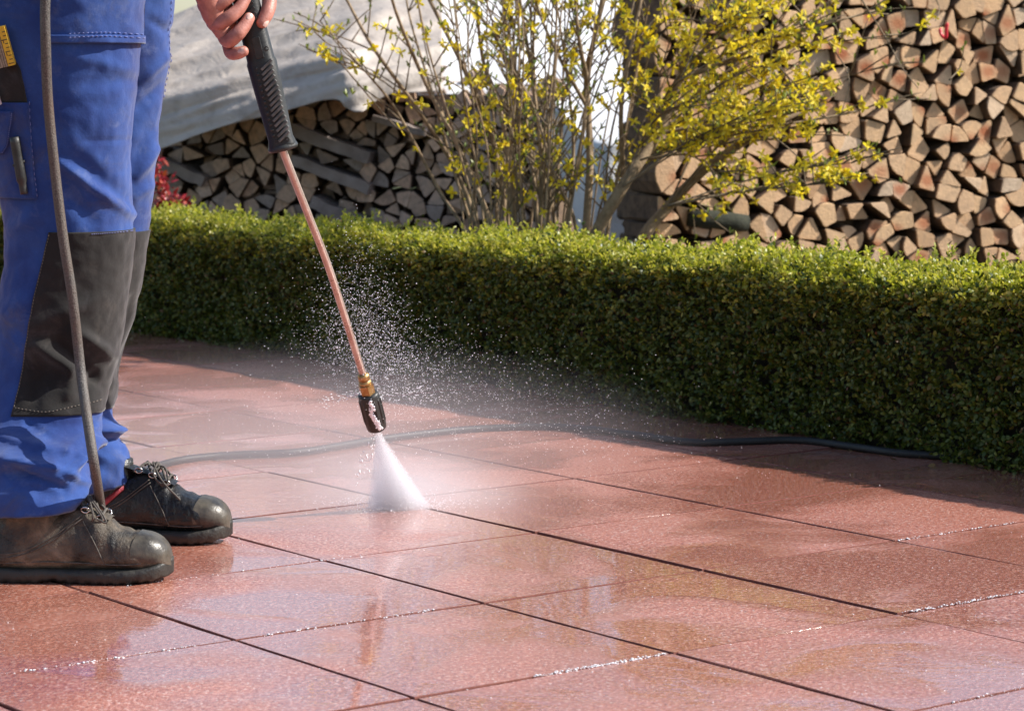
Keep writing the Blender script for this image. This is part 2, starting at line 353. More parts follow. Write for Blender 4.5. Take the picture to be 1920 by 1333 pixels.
# ------------------------------------------------------------------ the clipped box hedge
HH, HT, S0, S1 = .415, .36, -6.2, 3.2
hedge = empty('box_hedge', HEDGE_P0-HN*.18)
tag(hedge, 'long low clipped box hedge running beside the wet red paving', 'hedge')
def hedge_pt(s, n, z):                              # arrays -> world
    p = np.array(HEDGE_P0)[None]+np.outer(s, np.array(BX))+np.outer(n, np.array(-HN)); p[:, 2] = z*(1-.075*np.clip(-s/3, 0, 1)+.03*np.clip(s, 0, 1)); return p
def lowf(s, z): return .013*np.sin(s*5.1+z*7)+.010*np.sin(s*11.3-z*15+1.3)+.008*np.sin(s*23+z*31)
def hedge_sprigs(n, face):
    s = rng.uniform(S0, S1, n)
    # nearer stretches show largest: keep density where it is seen
    if face in ('front', 'edge'):
        z = rng.uniform(.0, HH-.01, n) if face == 'front' else HH-.01-rng.exponential(.022, n); d = rng.exponential(.018, n)
        nn = lowf(s, z)+d-.006
        rc = np.clip((z-(HH-.05))/.05, 0, 1); nn = nn+.045*rc**2
        dirv = np.stack([rng.normal(0, .55, n), -np.ones(n), rng.normal(.25, .5, n)], 1)
        nn += .02*np.clip((.05-z)/.05, 0, 1)
    elif face == 'top':
        nn = rng.uniform(.03, HT, n); z = HH-rng.exponential(.016, n)+.010*np.sin(s*6.3+nn*9)+.008*np.sin(s*17+nn*21)+.012+np.where(rng.random(n) < .10, rng.uniform(0, .042, n), 0)
        e = np.clip((.07-nn)/.07, 0, 1); z -= .035*e**2
        dirv = np.stack([rng.normal(0, .45, n), rng.normal(0, .45, n)-.25*e, np.ones(n)], 1)
    else:
        z = rng.uniform(0, HH-.01, n); nn = HT+lowf(s+9, z)-rng.exponential(.015, n)
        dirv = np.stack([rng.normal(0, .5, n), np.ones(n), rng.normal(.2, .5, n)], 1)
    base = hedge_pt(s, nn, z)
    ex, ey = np.array(BX), np.array(-HN)
    dw = dirv[:, :1]*ex+dirv[:, 1:2]*ey+dirv[:, 2:]*np.array([0, 0, 1.]); dw /= np.linalg.norm(dw, axis=1)[:, None]
    return base, dw
def leaves_on(base, dw, per, L, W, spread, length):
    n = len(base); B = np.repeat(base, per, 0); D = np.repeat(dw, per, 0); N = n*per
    t = np.tile(np.linspace(-1, .15, per), n)*length; B = B+D*t[:, None]
    rnd = rng.normal(size=(N, 3)); side = rnd-D*(rnd*D).sum(1)[:, None]; side /= np.linalg.norm(side, axis=1)[:, None]
    ld = D*rng.uniform(.35, 1.0, N)[:, None]+side*spread; ld /= np.linalg.norm(ld, axis=1)[:, None]
    wv = np.cross(ld, D+rng.normal(0, .3, (N, 3))); wv /= np.linalg.norm(wv, axis=1)[:, None]+1e-9
    nv = np.cross(wv, ld)
    l = L*rng.uniform(.7, 1.25, N)[:, None]; w = W*rng.uniform(.75, 1.2, N)[:, None]; cup = .22*w
    v = np.stack([B, B+ld*l*.35-wv*w*.5+nv*cup, B+ld*l*.35+wv*w*.5+nv*cup, B+ld*l*.75-wv*w*.38+nv*cup*.7, B+ld*l*.75+wv*w*.38+nv*cup*.7, B+ld*l], 1).reshape(-1, 3)
    i = np.arange(N)[:, None]*6
    tr = np.concatenate([i+np.array([[0, 1, 2]]), i+np.array([[1, 3, 2]]), i+np.array([[2, 3, 4]]), i+np.array([[3, 5, 4]])], 1).reshape(-1, 3)
    return v, tr
def join_np(parts):
    vs_, fs, o = [], [], 0
    for v, f in parts: vs_.append(v); fs.append(f+o); o += len(v)
    return np.vstack(vs_), np.vstack(fs)
pf = leaves_on(*hedge_sprigs(27000, 'front'), 6, .0142, .0082, .75, .028)
pb = leaves_on(*hedge_sprigs(3500, 'back'), 5, .019, .011, .75, .03)
pt0 = leaves_on(*hedge_sprigs(3000, 'top'), 5, .015, .0085, .7, .03)
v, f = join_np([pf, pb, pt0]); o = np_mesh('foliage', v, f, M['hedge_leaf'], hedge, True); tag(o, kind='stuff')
v, f = join_np([leaves_on(*hedge_sprigs(24000, 'top'), 6, .0142, .0074, .65, .024), leaves_on(*hedge_sprigs(6500, 'edge'), 6, .0142, .0074, .7, .026)]); o2 = np_mesh('sunlit_young_leaves', v, f, M['hedge_tip'], hedge, True); tag(o2, kind='stuff')  # the edge sprigs carry the painted sunlit band over the front shoulder
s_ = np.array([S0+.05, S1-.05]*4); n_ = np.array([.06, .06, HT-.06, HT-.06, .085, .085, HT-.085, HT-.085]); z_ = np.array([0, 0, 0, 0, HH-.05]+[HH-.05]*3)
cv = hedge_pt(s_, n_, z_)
o3 = mesh_obj('light_block', cv, [(0, 1, 5, 4), (2, 6, 7, 3), (4, 5, 7, 6), (0, 4, 6, 2), (1, 3, 7, 5)], M['core'], hedge, False)  # dark solid box standing for the inner twigs, added to block light
bpy.context.view_layer.update()
for x in (o, o2, o3): x.matrix_parent_inverse = Matrix.Translation(-hedge.location)

# ------------------------------------------------------------------ woodpiles
def voronoi(seeds, W, H):
    cells = []
    for i, (sx, sy) in enumerate(seeds):
        poly = [(0, 0), (W, 0), (W, H), (0, H)]
        for j, (tx, ty) in enumerate(seeds):
            if i == j or abs(tx-sx) > .4 or abs(ty-sy) > .4: continue
            mx, my, nx, ny = (sx+tx)/2, (sy+ty)/2, tx-sx, ty-sy
            out = []
            for k in range(len(poly)):
                a, b = poly[k], poly[(k+1) % len(poly)]
                da = (a[0]-mx)*nx+(a[1]-my)*ny; db = (b[0]-mx)*nx+(b[1]-my)*ny
                if da <= 0: out.append(a)
                if da*db < 0:
                    t = da/(da-db); out.append((a[0]+t*(b[0]-a[0]), a[1]+t*(b[1]-a[1])))
            poly = out
            if not poly: break
        cells.append(poly)
    return cells
def parea(p): return .5*sum(p[k][0]*p[(k+1) % len(p)][1]-p[(k+1) % len(p)][0]*p[k][1] for k in range(len(p)))
def log_poly(poly, r):
    p = list(poly); want = r.choice((3, 3, 3, 3, 4, 4, 4))
    while len(p) > want:                            # split logs have few faces: drop the corner that costs least
        best = min(range(len(p)), key=lambda k: abs(parea([p[k-1], p[k], p[(k+1) % len(p)]])))
        p.pop(best)
    cx = sum(q[0] for q in p)/len(p); cy_ = sum(q[1] for q in p)/len(p)
    sh = r.uniform(.93, 1.03); p = [(cx+(q[0]-cx)*sh, cy_+(q[1]-cy_)*sh) for q in p]
    out = []; bulge = max(range(len(p)), key=lambda k: math.hypot(p[k][0]-p[(k+1) % len(p)][0], p[k][1]-p[(k+1) % len(p)][1])) if r.random() < .4 else -1
    heart = p[(bulge+2) % len(p)] if bulge >= 0 else (cx, cy_)
    for k in range(len(p)):                         # nip the corners; bow the bark side
        a, b, c = p[k-1], p[k], p[(k+1) % len(p)]; e = .10
        out.append((b[0]+(a[0]-b[0])*e, b[1]+(a[1]-b[1])*e)); out.append((b[0]+(c[0]-b[0])*e, b[1]+(c[1]-b[1])*e))
        if k == bulge:
            nx, ny = c[1]-b[1], -(c[0]-b[0])
            for t, s in ((.3, .10), (.5, .13), (.7, .10)): out.append((b[0]+(c[0]-b[0])*t+nx*s, b[1]+(c[1]-b[1])*t+ny*s))
    return out, heart
def make_pile(origin, udir, W, H, sx, sy, mats, seed, prot, depth, bounds, skip=None, topfn=None):
    r = random.Random(seed); seeds = []
    nx, ny = int(W/sx), int(H/sy)
    for j in range(ny):
        for i in range(nx):
            seeds.append(((i+.5+(.5 if j % 2 else 0)+r.uniform(-.5, .5))*W/nx, (j+.5+r.uniform(-.48, .48))*H/ny))
    back = Vector((-udir.y, udir.x, 0)); back = back if back.y > 0 else -back
    res = []; restv = MB(); rest_idx = []
    for ci, poly in enumerate(voronoi(seeds, W, H)):
        if len(poly) < 3: continue
        cx = sum(q[0] for q in poly)/len(poly); cz = sum(q[1] for q in poly)/len(poly)
        if topfn and cz > topfn(cx): continue
        if skip and skip(cx, cz): continue
        if abs(parea(poly)) < .0012: continue
        pl, heart = log_poly(poly, r)
        pr = r.uniform(-prot, prot); n = len(pl)
        base = origin+udir*heart[0]+Vector((0, 0, heart[1]))+back*pr
        vs_ = []; tilt = r.uniform(-.05, .05), r.uniform(-.05, .05)
        for dd in (0, .006, depth):
            e = 1.0 if dd else .95
            for q in pl:
                du, dz = (q[0]-cx)*e+cx-heart[0], (q[1]-cz)*e+cz-heart[1]
                off = dd+(du*tilt[0]+dz*tilt[1] if dd < depth else 0)
                vs_.append(udir*du+Vector((0, 0, dz))+back*off)
        fs = [tuple(range(n))[::-1]]
        for a in range(2):
            for k in range(n): fs.append((a*n+k, a*n+(k+1) % n, (a+1)*n+(k+1) % n, (a+1)*n+k))
        mi = [0]+[0]*n+[1]*n
        w = base+udir*(cx-heart[0])+Vector((0, 0, cz-heart[1])); px, py = PX(w)
        seen = bounds[0] < px < bounds[1] and bounds[2] < py < bounds[3]
        # fix the facing: outward normals away from the pile
        nf_ = sum(1 for k in range(len(pl)) if math.hypot(pl[k][0]-pl[k-1][0], pl[k][1]-pl[k-1][1]) > .016)
        res.append((seen, base, vs_, fs, mi, r.random(), (px, py), ci//nx, abs(parea(pl)), nf_))
    return res
ORD = ['', 'second ', 'third ', 'fourth ', 'fifth ', 'sixth ', 'seventh ', 'eighth ', 'ninth ', 'tenth ', 'eleventh ', 'twelfth ', 'thirteenth ', 'fourteenth ', 'fifteenth ', 'sixteenth ', 'seventeenth ', 'eighteenth ', 'nineteenth ', 'twentieth ', 'twenty-first ', 'twenty-second ', 'twenty-third ', 'twenty-fourth ']
def put_logs(items, tone, heartw, side, group, mats, rest_label, cap=150):
    keep = sorted((i for i, it in enumerate(items) if it[0]), key=lambda i: -items[i][8])[:cap]; keep = set(keep)
    items = [(i in keep,)+it[1:] for i, it in enumerate(items)]
    rest_v, rest_f, rest_m = [], [], []; count = 0
    rows = sorted({it[7] for it in items if it[0]})
    rank = {}
    for rw in rows:
        ids = [i for i, it in enumerate(items) if it[0] and it[7] == rw]
        ids.sort(key=lambda i: -items[i][6][0] if side == 'right' else items[i][6][0])
        for k, i in enumerate(ids): rank[i] = k
    areas = sorted(it[8] for it in items); lo, hi = areas[len(areas)//3], areas[2*len(areas)//3]
    for i, (seen, base, vs_, fs, mi, rv, pxy, row, area, nf_) in enumerate(items):
        if seen:
            o = mesh_obj('log', vs_, fs, None, None, False, mats, mi); o.location = base
            h = rv < .45 and heartw
            o['heart'] = float(.5+rv) if h else 0.0
            size = 'small ' if area < lo else 'large ' if area > hi else ''
            shape = {3: 'three-sided ', 4: 'four-sided '}.get(nf_, 'many-sided ')
            where = f"{ORD[rank[i]]}from the {side} in {ORD[rows.index(row)] or 'the lowest '}course up"
            where = where.strip() if rank[i] else f"{side}most in {ORD[rows.index(row)] or 'the lowest '}course up"
            where = where.replace(' the ', ' ')
            lab = f"{size}{shape}{'rusty-hearted' if h else tone} log, {where}, {side} woodpile".replace('lowest course up', 'lowest course')
            tag(o, lab, 'log', group); count += 1
        else:
            b = len(rest_v); rest_v += [v_+base for v_ in vs_]; rest_f += [tuple(i+b for i in q) for q in fs]; rest_m += mi
    if rest_v:
        o = mesh_obj('log_pile', rest_v, rest_f, None, None, False, mats, rest_m); tag(o, rest_label, 'firewood', None, 'stuff')
    return count
# right pile: a tall face of pale split ends
RO = P(1236, 0, 9.45); RO.z = -.03
ru = Vector((.905, .425, 0)).normalized(); rback = Vector((-ru.y, ru.x, 0))
items = make_pile(RO, ru, 2.35, 1.36, .076, .066, None, 11, .026, .24, (1225, 1950, -30, 492))
nR = put_logs(items, 'pale', True, 'right', 'logs in the right woodpile', [M['cut'], M['logside']], 'smaller and half hidden logs of the right woodpile and those beyond its visible face', 170)
inner = make_pile(RO+rback*.13+ru*.06, ru, 2.25, 1.32, .12, .10, None, 12, .03, .28, (0, 0, 0, 0))
put_logs(inner, '', False, 'right', None, [M['logside'], M['logside']], 'inner logs of the right woodpile showing dark between the front ends')
# left pile: greyer, in its own shade, layered with planks and sagging
LO = P(270, 0, 11.6); LO.z = -.03
lu = Vector((.985, -.17, 0)).normalized(); lback = Vector((.17, .985, 0))
def lpt(px, py, off=0.0):                           # a point on the left pile's face
    d = ray(px, py); c = Vector((0, 0, CAM_H)); nrm = lback
    t = (LO-nrm*off-c).dot(nrm)/d.dot(nrm); return c+d*t
planks_px = [((545, 243), (694, 296), 22), ((548, 299), (694, 354), 20), ((585, 378), (690, 424), 22), ((300, 303), (384, 340), 20), ((560, 418), (640, 448), 14), ((700, 222), (800, 250), 12)]
plank_uv = []
for a, b, t in planks_px:
    pa, pb = lpt(*a), lpt(*b); plank_uv.append(((pa-LO).dot(lu), pa.z-LO.z, (pb-LO).dot(lu), pb.z-LO.z, t/5034*11.4))
def near_plank(u, z):
    for u0, z0, u1, z1, t in plank_uv:
        if u0-.01 < u < u1+.01:
            zz = z0+(z1-z0)*(u-u0)/(u1-u0)
            if abs(z-zz) < t*.75: return True
    return False
def left_top(u):
    px = 270+u*5034/11.6*.98
    return np.interp(px, [270, 300, 400, 500, 620, 760, 1000], [.60, .63, .73, .79, .86, .86, .84])
items = make_pile(LO, lu, 1.80, .92, .070, .060, None, 23, .03, .35, (285, 1010, 185, 462), near_plank, left_top)
nL = put_logs(items, 'weathered', False, 'left', 'logs in the left woodpile', [M['greycut'], M['logside']], 'smaller and half hidden logs of the left woodpile and those low behind the hedge', 128)
inner = make_pile(LO+lback*.12, lu, 1.80, .96, .10, .085, None, 29, .03, .35, (0, 0, 0, 0), None, lambda u: left_top(u)+.05)
put_logs(inner, '', False, 'left', None, [M['greycut'], M['logside']], 'inner logs of the left woodpile showing between the front ends')
for i, (a, b, t) in enumerate(planks_px):
    pa, pb = lpt(*a, .05), lpt(*b, .05); d = pb-pa; L = d.length; dz = math.atan2(d.z, math.hypot(d.x, d.y))
    rot = Matrix.Rotation(math.atan2(d.y, d.x), 3, 'Z') @ Matrix.Rotation(-dz, 3, 'Y')
    mb = MB(); n = 8; hs = t/5034*11.4/2
    vv = []; rj = random.Random(i)
    for k in range(n+1):
        x = (k/n-.5)*L; j = rj.uniform(-.004, .004)
        for y, z in ((-.03, -hs), (.18, -hs), (.18, hs), (-.03, hs)): vv.append((pa+pb)/2+rot @ Vector((x, y, z+j)))
    ff = [(k*4+e, k*4+(e+1) % 4, k*4+4+(e+1) % 4, k*4+4+e) for k in range(n) for e in range(4)]+[(3, 2, 1, 0), tuple(n*4+e for e in range(4))]
    o = mesh_obj('plank', vv, ff, M['plank'], None, False)
    lab = ['grey plank uppermost of the three laid between log rows, just right of the lance grip', 'grey plank second down of the three between log rows right of the lance', 'grey plank lowest of the three long ones between log rows right of the lance',
           'short dark plank in the woodpile beside the blue trousers', 'thin plank just above the hedge under the lowest long plank', 'thin plank under the tarpaulin flap beside the forsythia stems'][i]
    tag(o, lab, 'plank', 'planks laid in the left woodpile')
# mossy round pole in the right pile and the red tape
pa, pb = P(1290, 408, 9.51), P(1400, 418, 9.59)
pv, pfc = tube([pa+(pb-pa)*t for t in (0, .25, .5, .75, 1)], [.03, .034, .035, .034, .03], 10)
tag(mesh_obj('pole', pv, pfc, simple('mossy_bark', (.016, .018, .011), (.04, .042, .025), 40, .95, .8, 120)), 'dark mossy pole lying across the foot of the right woodpile', 'pole')
c0 = P(1768, 58, 9.86)
lp = [c0+Vector((.009*math.sin(a)+.004*math.cos(2*a), -.03-.02*math.cos(a*.5), .026*math.cos(a))) for a in np.linspace(0, 2*math.pi*.8, 14)]
tag(mesh_obj('tape', *tube(lp, .0065, 6), simple('red_plastic', (.75, .03, .05), (.85, .05, .08), 40, .4, 0)), 'small red tape loop hanging from a log end high in the right woodpile', 'tape')

# ------------------------------------------------------------------ tarpaulins
def sheet(name, rows, nu, nv, mat, wob, label, cat, thick=.004):
    # rows: list of polylines (lists of world points), lofted; each resampled to nu
    R_ = [smooth_path(rw, 12) for rw in rows]
    RS = []
    for q in R_:
        L = np.r_[0, np.cumsum(np.linalg.norm(np.diff(q, axis=0), axis=1))]; t = np.linspace(0, L[-1], nu)
        RS.append(np.stack([np.interp(t, L, q[:, k]) for k in range(3)], 1))
    RS = np.array(RS); vv = []
    for j in range(nv):
        t = j/(nv-1)*(len(rows)-1); i0 = min(int(t), len(rows)-2); w = t-i0
        row = RS[i0]*(1-w)+RS[i0+1]*w
        for i in range(nu):
            p = Vector(row[i]); d = wob(p, i/(nu-1), j/(nv-1)); vv.append(p+Vector((0, -d, d*.3)))
    ff = [(j*nu+i, j*nu+i+1, (j+1)*nu+i+1, (j+1)*nu+i) for j in range(nv-1) for i in range(nu-1)]
    o = mesh_obj(name, vv, ff, mat); md = o.modifiers.new('thickness', 'SOLIDIFY'); md.thickness = thick
    tag(o, label, cat); return o
def ridged(x): return (1-abs(x))**2
def wob_l(p, u, v):
    s = p.z*1.0-.30*p.x                            # wrinkles run up to the right like the hem
    k = .04*ridged(mnoise.noise(Vector((p.x*1.1, p.y*.6, s*9))))+.022*mnoise.noise(Vector((p.x*3, s*22, 1)))+.020*ridged(mnoise.noise(Vector((p.x*5-p.z*4, s*5, 7))))
    k += .030*math.exp(-((v-.30)/.035)**2)-.02*math.exp(-((v-.24)/.03)**2)
    return k
bot = [P(230, 305, 11.25), P(300, 284, 11.22), P(400, 250, 11.18), P(500, 222, 11.12), P(620, 190, 11.05), P(650, 205, 11.0), P(680, 214, 11.0), P(700, 196, 11.05), P(745, 178, 11.1), P(830, 172, 11.15)]
mid = [P(230, 235, 11.3), P(300, 215, 11.25), P(400, 185, 11.2), P(500, 160, 11.2), P(620, 128, 11.1), P(650, 125, 11.05), P(690, 128, 11.1), P(720, 125, 11.15), P(750, 120, 11.2), P(830, 110, 11.3)]
md2 = [P(230, 130, 11.6), P(300, 115, 11.6), P(400, 95, 11.6), P(500, 75, 11.6), P(620, 55, 11.55), P(660, 45, 11.55), P(690, 40, 11.6), P(720, 40, 11.6), P(760, 36, 11.7), P(830, 30, 11.8)]
top = [P(230, 60, 12.4), P(300, 40, 12.4), P(400, 4, 12.4), P(500, -20, 12.4), P(620, -35, 12.4), P(660, -40, 12.4), P(690, -40, 12.4), P(720, -45, 12.4), P(760, -50, 12.5), P(830, -60, 12.5)]
bk = [p+Vector((.1, 1.2, -.5)) for p in top]
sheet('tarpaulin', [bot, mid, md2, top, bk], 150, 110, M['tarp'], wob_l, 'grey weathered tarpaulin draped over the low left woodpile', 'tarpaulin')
def wob_w(p, u, v): return .03*ridged(mnoise.noise(Vector((p.x*3.2+p.z, p.z*1.3, 4))))+.012*mnoise.noise(Vector((p.x*9, p.z*7, 2)))
xs = [735, 800, 900, 1000, 1100, 1200, 1290]
w_b = [P(x, 470, 10.95+.05*math.sin(x)) if x > 1020 else P(x, 180, 11.42) for x in xs]; w_b = [Vector((p.x, p.y, max(p.z, .02))) for p in w_b]
w_m = [P(x, 262, 10.95) if x > 1020 else P(x, 165, 11.46) for x in xs]
w_t = [P(x, 120, 11.75) for x in xs]; w_u = [P(x, -30, 12.9) for x in xs]; w_k = [p+Vector((0, 1.0, -.6)) for p in w_u]
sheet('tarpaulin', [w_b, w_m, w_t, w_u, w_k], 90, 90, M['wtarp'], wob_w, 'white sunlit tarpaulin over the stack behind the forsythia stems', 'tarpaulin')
# the timber under the white sheet
c = (P(1130, 300, 11.6)+P(850, 300, 11.6))/2

# ------------------------------------------------------------------ red-leaved shrub at the left
def leaf_cloud(name, centers, n, L, W, mat, parent, spread):
    base = np.array(centers)[rng.integers(0, len(centers), n)]+rng.normal(0, spread, (n, 3)); d = rng.normal(size=(n, 3))+np.array([0, 0, .7]); d /= np.linalg.norm(d, axis=1)[:, None]
    v, f = leaves_on(base, d, 3, L, W, .6, .03); return np_mesh(name, v, f, mat, parent, True)
rs = empty('red_shrub', (0, 0, 0)); tag(rs, 'small red-leaved shrub behind the hedge next to the blue trousers', 'shrub')
cs = [P(300, 345, 10.6), P(312, 365, 10.6), P(325, 378, 10.55), P(296, 312, 10.65), P(335, 385, 10.6), P(302, 385, 10.6)]
tag(leaf_cloud('foliage', [tuple(c) for c in cs], 90, .034, .014, M['redleaf'], rs, .022), kind='stuff')
mb = MB(); bs = P(312, 400, 10.6); bs.z = -.03
for c in cs: mb.add(*tube([bs, bs.lerp(c, .5)+Vector((.02, 0, .05)), c], [.006, .005, .003], 6))
mb.build('stem', M['twig'], rs)

# ------------------------------------------------------------------ forsythia
fs_root = empty('forsythia_bush', tuple(P(1060, 0, 8.7).xy)+(0,)); tag(fs_root, 'tall forsythia bush in yellow flower behind the hedge', 'shrub')
FI = Matrix.Translation(-fs_root.location)
def fpart(o): o.parent = fs_root; o.matrix_parent_inverse = FI; return o
r = random.Random(5)
limbs = [  # photograph points, radius at the foot (m), depth
 ([(925, 640), (905, 470), (860, 330), (790, 215), (700, 90), (650, 0), (615, -60)], .0105, 8.9),
 ([(940, 640), (935, 470), (870, 300), (800, 160), (745, 30), (720, -60)], .011, 8.7),
 ([(960, 640), (955, 460), (925, 270), (870, 130), (800, -10), (770, -70)], .0125, 9.0),
 ([(985, 650), (968, 460), (945, 240), (905, 110), (890, -40)], .0115, 8.6),
 ([(1005, 650), (1010, 460), (990, 250), (960, 100), (935, -40)], .0095, 8.8),
 ([(1020, 650), (1030, 465), (1005, 200), (975, 0), (965, -60)], .0095, 8.65),
 ([(1035, 650), (1045, 460), (1012, 250), (1000, 90), (1010, -50)], .0085, 8.75),
 ([(1050, 650), (1060, 455), (1075, 280), (1060, 120), (1035, -50)], .008, 8.9),
 ([(1095, 650), (1097, 470), (1106, 300), (1100, 150), (1112, 80), (1140, -50)], .0165, 8.7),
 ([(1100, 640), (1108, 470), (1168, 350), (1235, 250), (1275, 150), (1300, 70), (1400, -10), (1470, -60)], .0235, 8.55),
 ([(1150, 650), (1195, 468), (1255, 385), (1330, 310), (1430, 245), (1520, 200)], .025, 8.9),
 ([(1085, 640), (1080, 430), (1040, 330), (1000, 200), (940, 90), (900, -40)], .007, 8.5),
 ([(1120, 640), (1140, 430), (1170, 270), (1195, 120), (1200, -50)], .0085, 8.8),
 ([(900, 650), (880, 460), (820, 350), (745, 210), (690, 140), (600, 40)], .007, 8.8),
 ([(915, 650), (895, 470), (845, 300), (812, 180), (770, 40), (755, -50)], .0075, 9.05)]
paths = []
def add_limb(pp, rad, Y, tip=.35, jit=0.0, wob=.02):
    pts = []
    for k, (x, y) in enumerate(pp):
        pts.append(P(x+r.uniform(-jit, jit), y, Y+wob*3*math.sin(k*1.7+Y*9)))
    pts[0].z = max(pts[0].z, -.03) if pts[0].z > -.2 else -.03
    q = smooth_path(pts, 6); n = len(q)
    return [Vector(a) for a in q], [rad*(1-(1-tip)*(k/(n-1))) for k in range(n)]
for pp, rad, Y in limbs:
    q, rd = add_limb(pp, rad, Y); rd = [x*(1+.10*fbm(p, 30)) for x, p in zip(rd, q)]
    o = mesh_obj('limb', *tube(q, rd, 9), M['bark']); fpart(o); paths.append((q, rd[0], 1.0))
# fork of the middle trunk
for pp, rad, Y in [([(1103, 160), (1085, 70), (1075, -50)], .009, 8.68), ([(1170, 350), (1165, 200), (1190, 60), (1215, -60)], .009, 8.6), ([(1235, 250), (1330, 235), (1450, 235), (1590, 212), (1664, 188)], .006, 8.5), ([(1275, 150), (1385, 105), (1500, 60), (1640, 20)], .007, 8.5), ([(1250, 215), (1340, 150), (1430, 90), (1560, 0), (1620, -50)], .006, 8.65), ([(1205, 300), (1290, 290), (1350, 330)], .005, 8.5), ([(1106, 210), (1050, 110), (1010, 20), (1000, -50)], .007, 8.7), ([(700, 95), (640, 70), (585, 55)], .003, 8.9), ([(790, 215), (735, 165), (690, 135), (640, 120)], .0032, 8.8), ([(1330, 310), (1340, 350), (1290, 400)], .004, 8.9)]:
    q, rd = add_limb(pp, rad, Y, .4); o = mesh_obj('limb', *tube(q, rd, 8), M['bark']); fpart(o); paths.append((q, rd[0], 1.0))
# long thin stems
tw = MB()
for k in range(46):
    x0 = r.uniform(880, 1130); side = (x0-1000)/130; Y = r.uniform(8.3, 9.2)
    x3 = x0+side*r.uniform(60, 220)+r.uniform(-40, 70)
    q, rd = add_limb([(x0, 640), (x0+side*10+r.uniform(-10, 10), 460), (x0+(x3-x0)*.35+r.uniform(-12, 12), 270), (x0+(x3-x0)*.72+r.uniform(-12, 12), 100), (x3, -50)], r.uniform(.003, .0058), Y, .45)
    if k < 30: fpart(mesh_obj('stem', *tube(q, rd, 6), M['bark']))
    else: tw.add(*tube(q, rd, 5))
    paths.append((q, rd[0], .9))
for k in range(30):                                 # the flowering rods that arch out to the right
    x0, y0 = r.choice([(1235, 250), (1275, 150), (1168, 350), (1255, 385), (1300, 70), (1200, 300)]); Y = r.uniform(8.3, 9.0)
    x1 = x0+r.uniform(80, 400); y1 = y0-r.uniform(30, 330)
    q, rd = add_limb([(x0, y0), (x0+(x1-x0)*.35, y0+(y1-y0)*.5), (x0+(x1-x0)*.7, y0+(y1-y0)*.85), (x1, y1)], r.uniform(.003, .0045), Y, .4)
    tw.add(*tube(q, rd, 5)); paths.append((q, rd[0], 1.6))
for pp in ([(1590, -40), (1660, 70), (1690, 125), (1722, 166)], [(1470, -10), (1560, 90), (1592, 150), (1578, 212)], [(1455, 120), (1530, 200), (1560, 232)], [(1450, 255), (1500, 300), (1512, 352)], [(1660, 66), (1700, 62), (1740, 42)], [(1730, -40), (1760, 10), (1754, 40)], [(1780, 150), (1800, 125), (1808, 85)], [(1350, 330), (1352, 362)], [(1250, 385), (1300, 370), (1350, 362)], [(640, 120), (735, 230), (760, 245)], [(590, 60), (620, 85), (660, 92)]):
    q, rd = add_limb(pp, .0028, 8.4, .5); tw.add(*tube(q, rd, 5)); paths.append((q, .003, .0))
twp = []
for q, r0, wgt in list(paths):
    if wgt == 0: continue
    for k in range(int((7+r.random()*5)*wgt)):
        i = r.randrange(int(len(q)*.35), len(q)); p = q[i]; px, py = PX(p)
        if py > 455 or py < -60: continue
        t = (q[min(i+1, len(q)-1)]-q[max(i-1, 0)]).normalized(); sgn = r.choice((-1, 1)) if px < 1180 else r.choice((1, 1, -1))
        d = (t*r.uniform(.3, .9)+Vector((sgn*r.uniform(.3, .9), r.uniform(-.5, .5), r.uniform(-.1, .35)))).normalized(); L = r.uniform(.05, .21)
        e = [p, p+d*L*.5+Vector((0, 0, .008)), p+d*L+Vector((0, 0, r.uniform(-.01, .03)))]
        tw.add(*tube([Vector(a) for a in smooth_path(e, 3)], [.0026]*3+[.002]*3+[.0014], 5)); twp.append(e)
tag(fpart(tw.build('twig', M['twig'])), kind='stuff')
def flower_mesh(seed):
    rr_ = random.Random(seed); mb = MB(); cup = rr_.uniform(.15, .7)
    for k in range(4):
        a = k*math.pi/2+rr_.uniform(-.2, .2); L = rr_.uniform(.0155, .021); w = rr_.uniform(.0032, .0045); tw_ = rr_.uniform(-.3, .3); droop = cup+rr_.uniform(-.25, .25)
        ca, sa = math.cos(a), math.sin(a); vv = []
        for t, ww in ((0, .35), (.35, .95), (.7, 1), (1, .25)):
            x = L*t*math.cos(droop); z = .004+L*t*math.sin(droop)-.004*t*t
            for s in (-1, 0, 1): vv.append((ca*x-sa*s*w*ww, sa*x+ca*s*w*ww, z+abs(s)*.0016+s*tw_*.003))
        mb.add(vv, [(i*3+j, i*3+j+1, i*3+j+4, i*3+j+3) for i in range(3) for j in range(2)])
    mb.add(*tube([(0, 0, -.007), (0, 0, .005)], [.0018, .0032], 6))
    o = mb.build('flower', M['petal']); me = o.data; bpy.data.objects.remove(o); return me
fmes = [flower_mesh(i) for i in range(6)]
def fl_density(px, py):
    if px > 1150 and py < 340 and px < 1660: return 1.0 if 60 < py < 330 else .8
    if px > 1660: return .0
    if px > 1150: return .45
    if py > 330: return .22
    return .23
spots = []
cand = []
for e in twp:
    for t in (.35, .6, .85, 1.0): a = e[0].lerp(e[2], t); cand.append(a)
for q, r0, wgt in paths:
    for i in range(4, len(q)):
        if r.random() < .35*max(wgt, .1): cand.append(q[i])
r.shuffle(cand)
for p in cand:
    px, py = PX(p)
    if -40 < py < 455 and 560 < px < 1680 and r.random() < fl_density(px, py)*(.46 if px > 1150 else .85): spots.append(p)
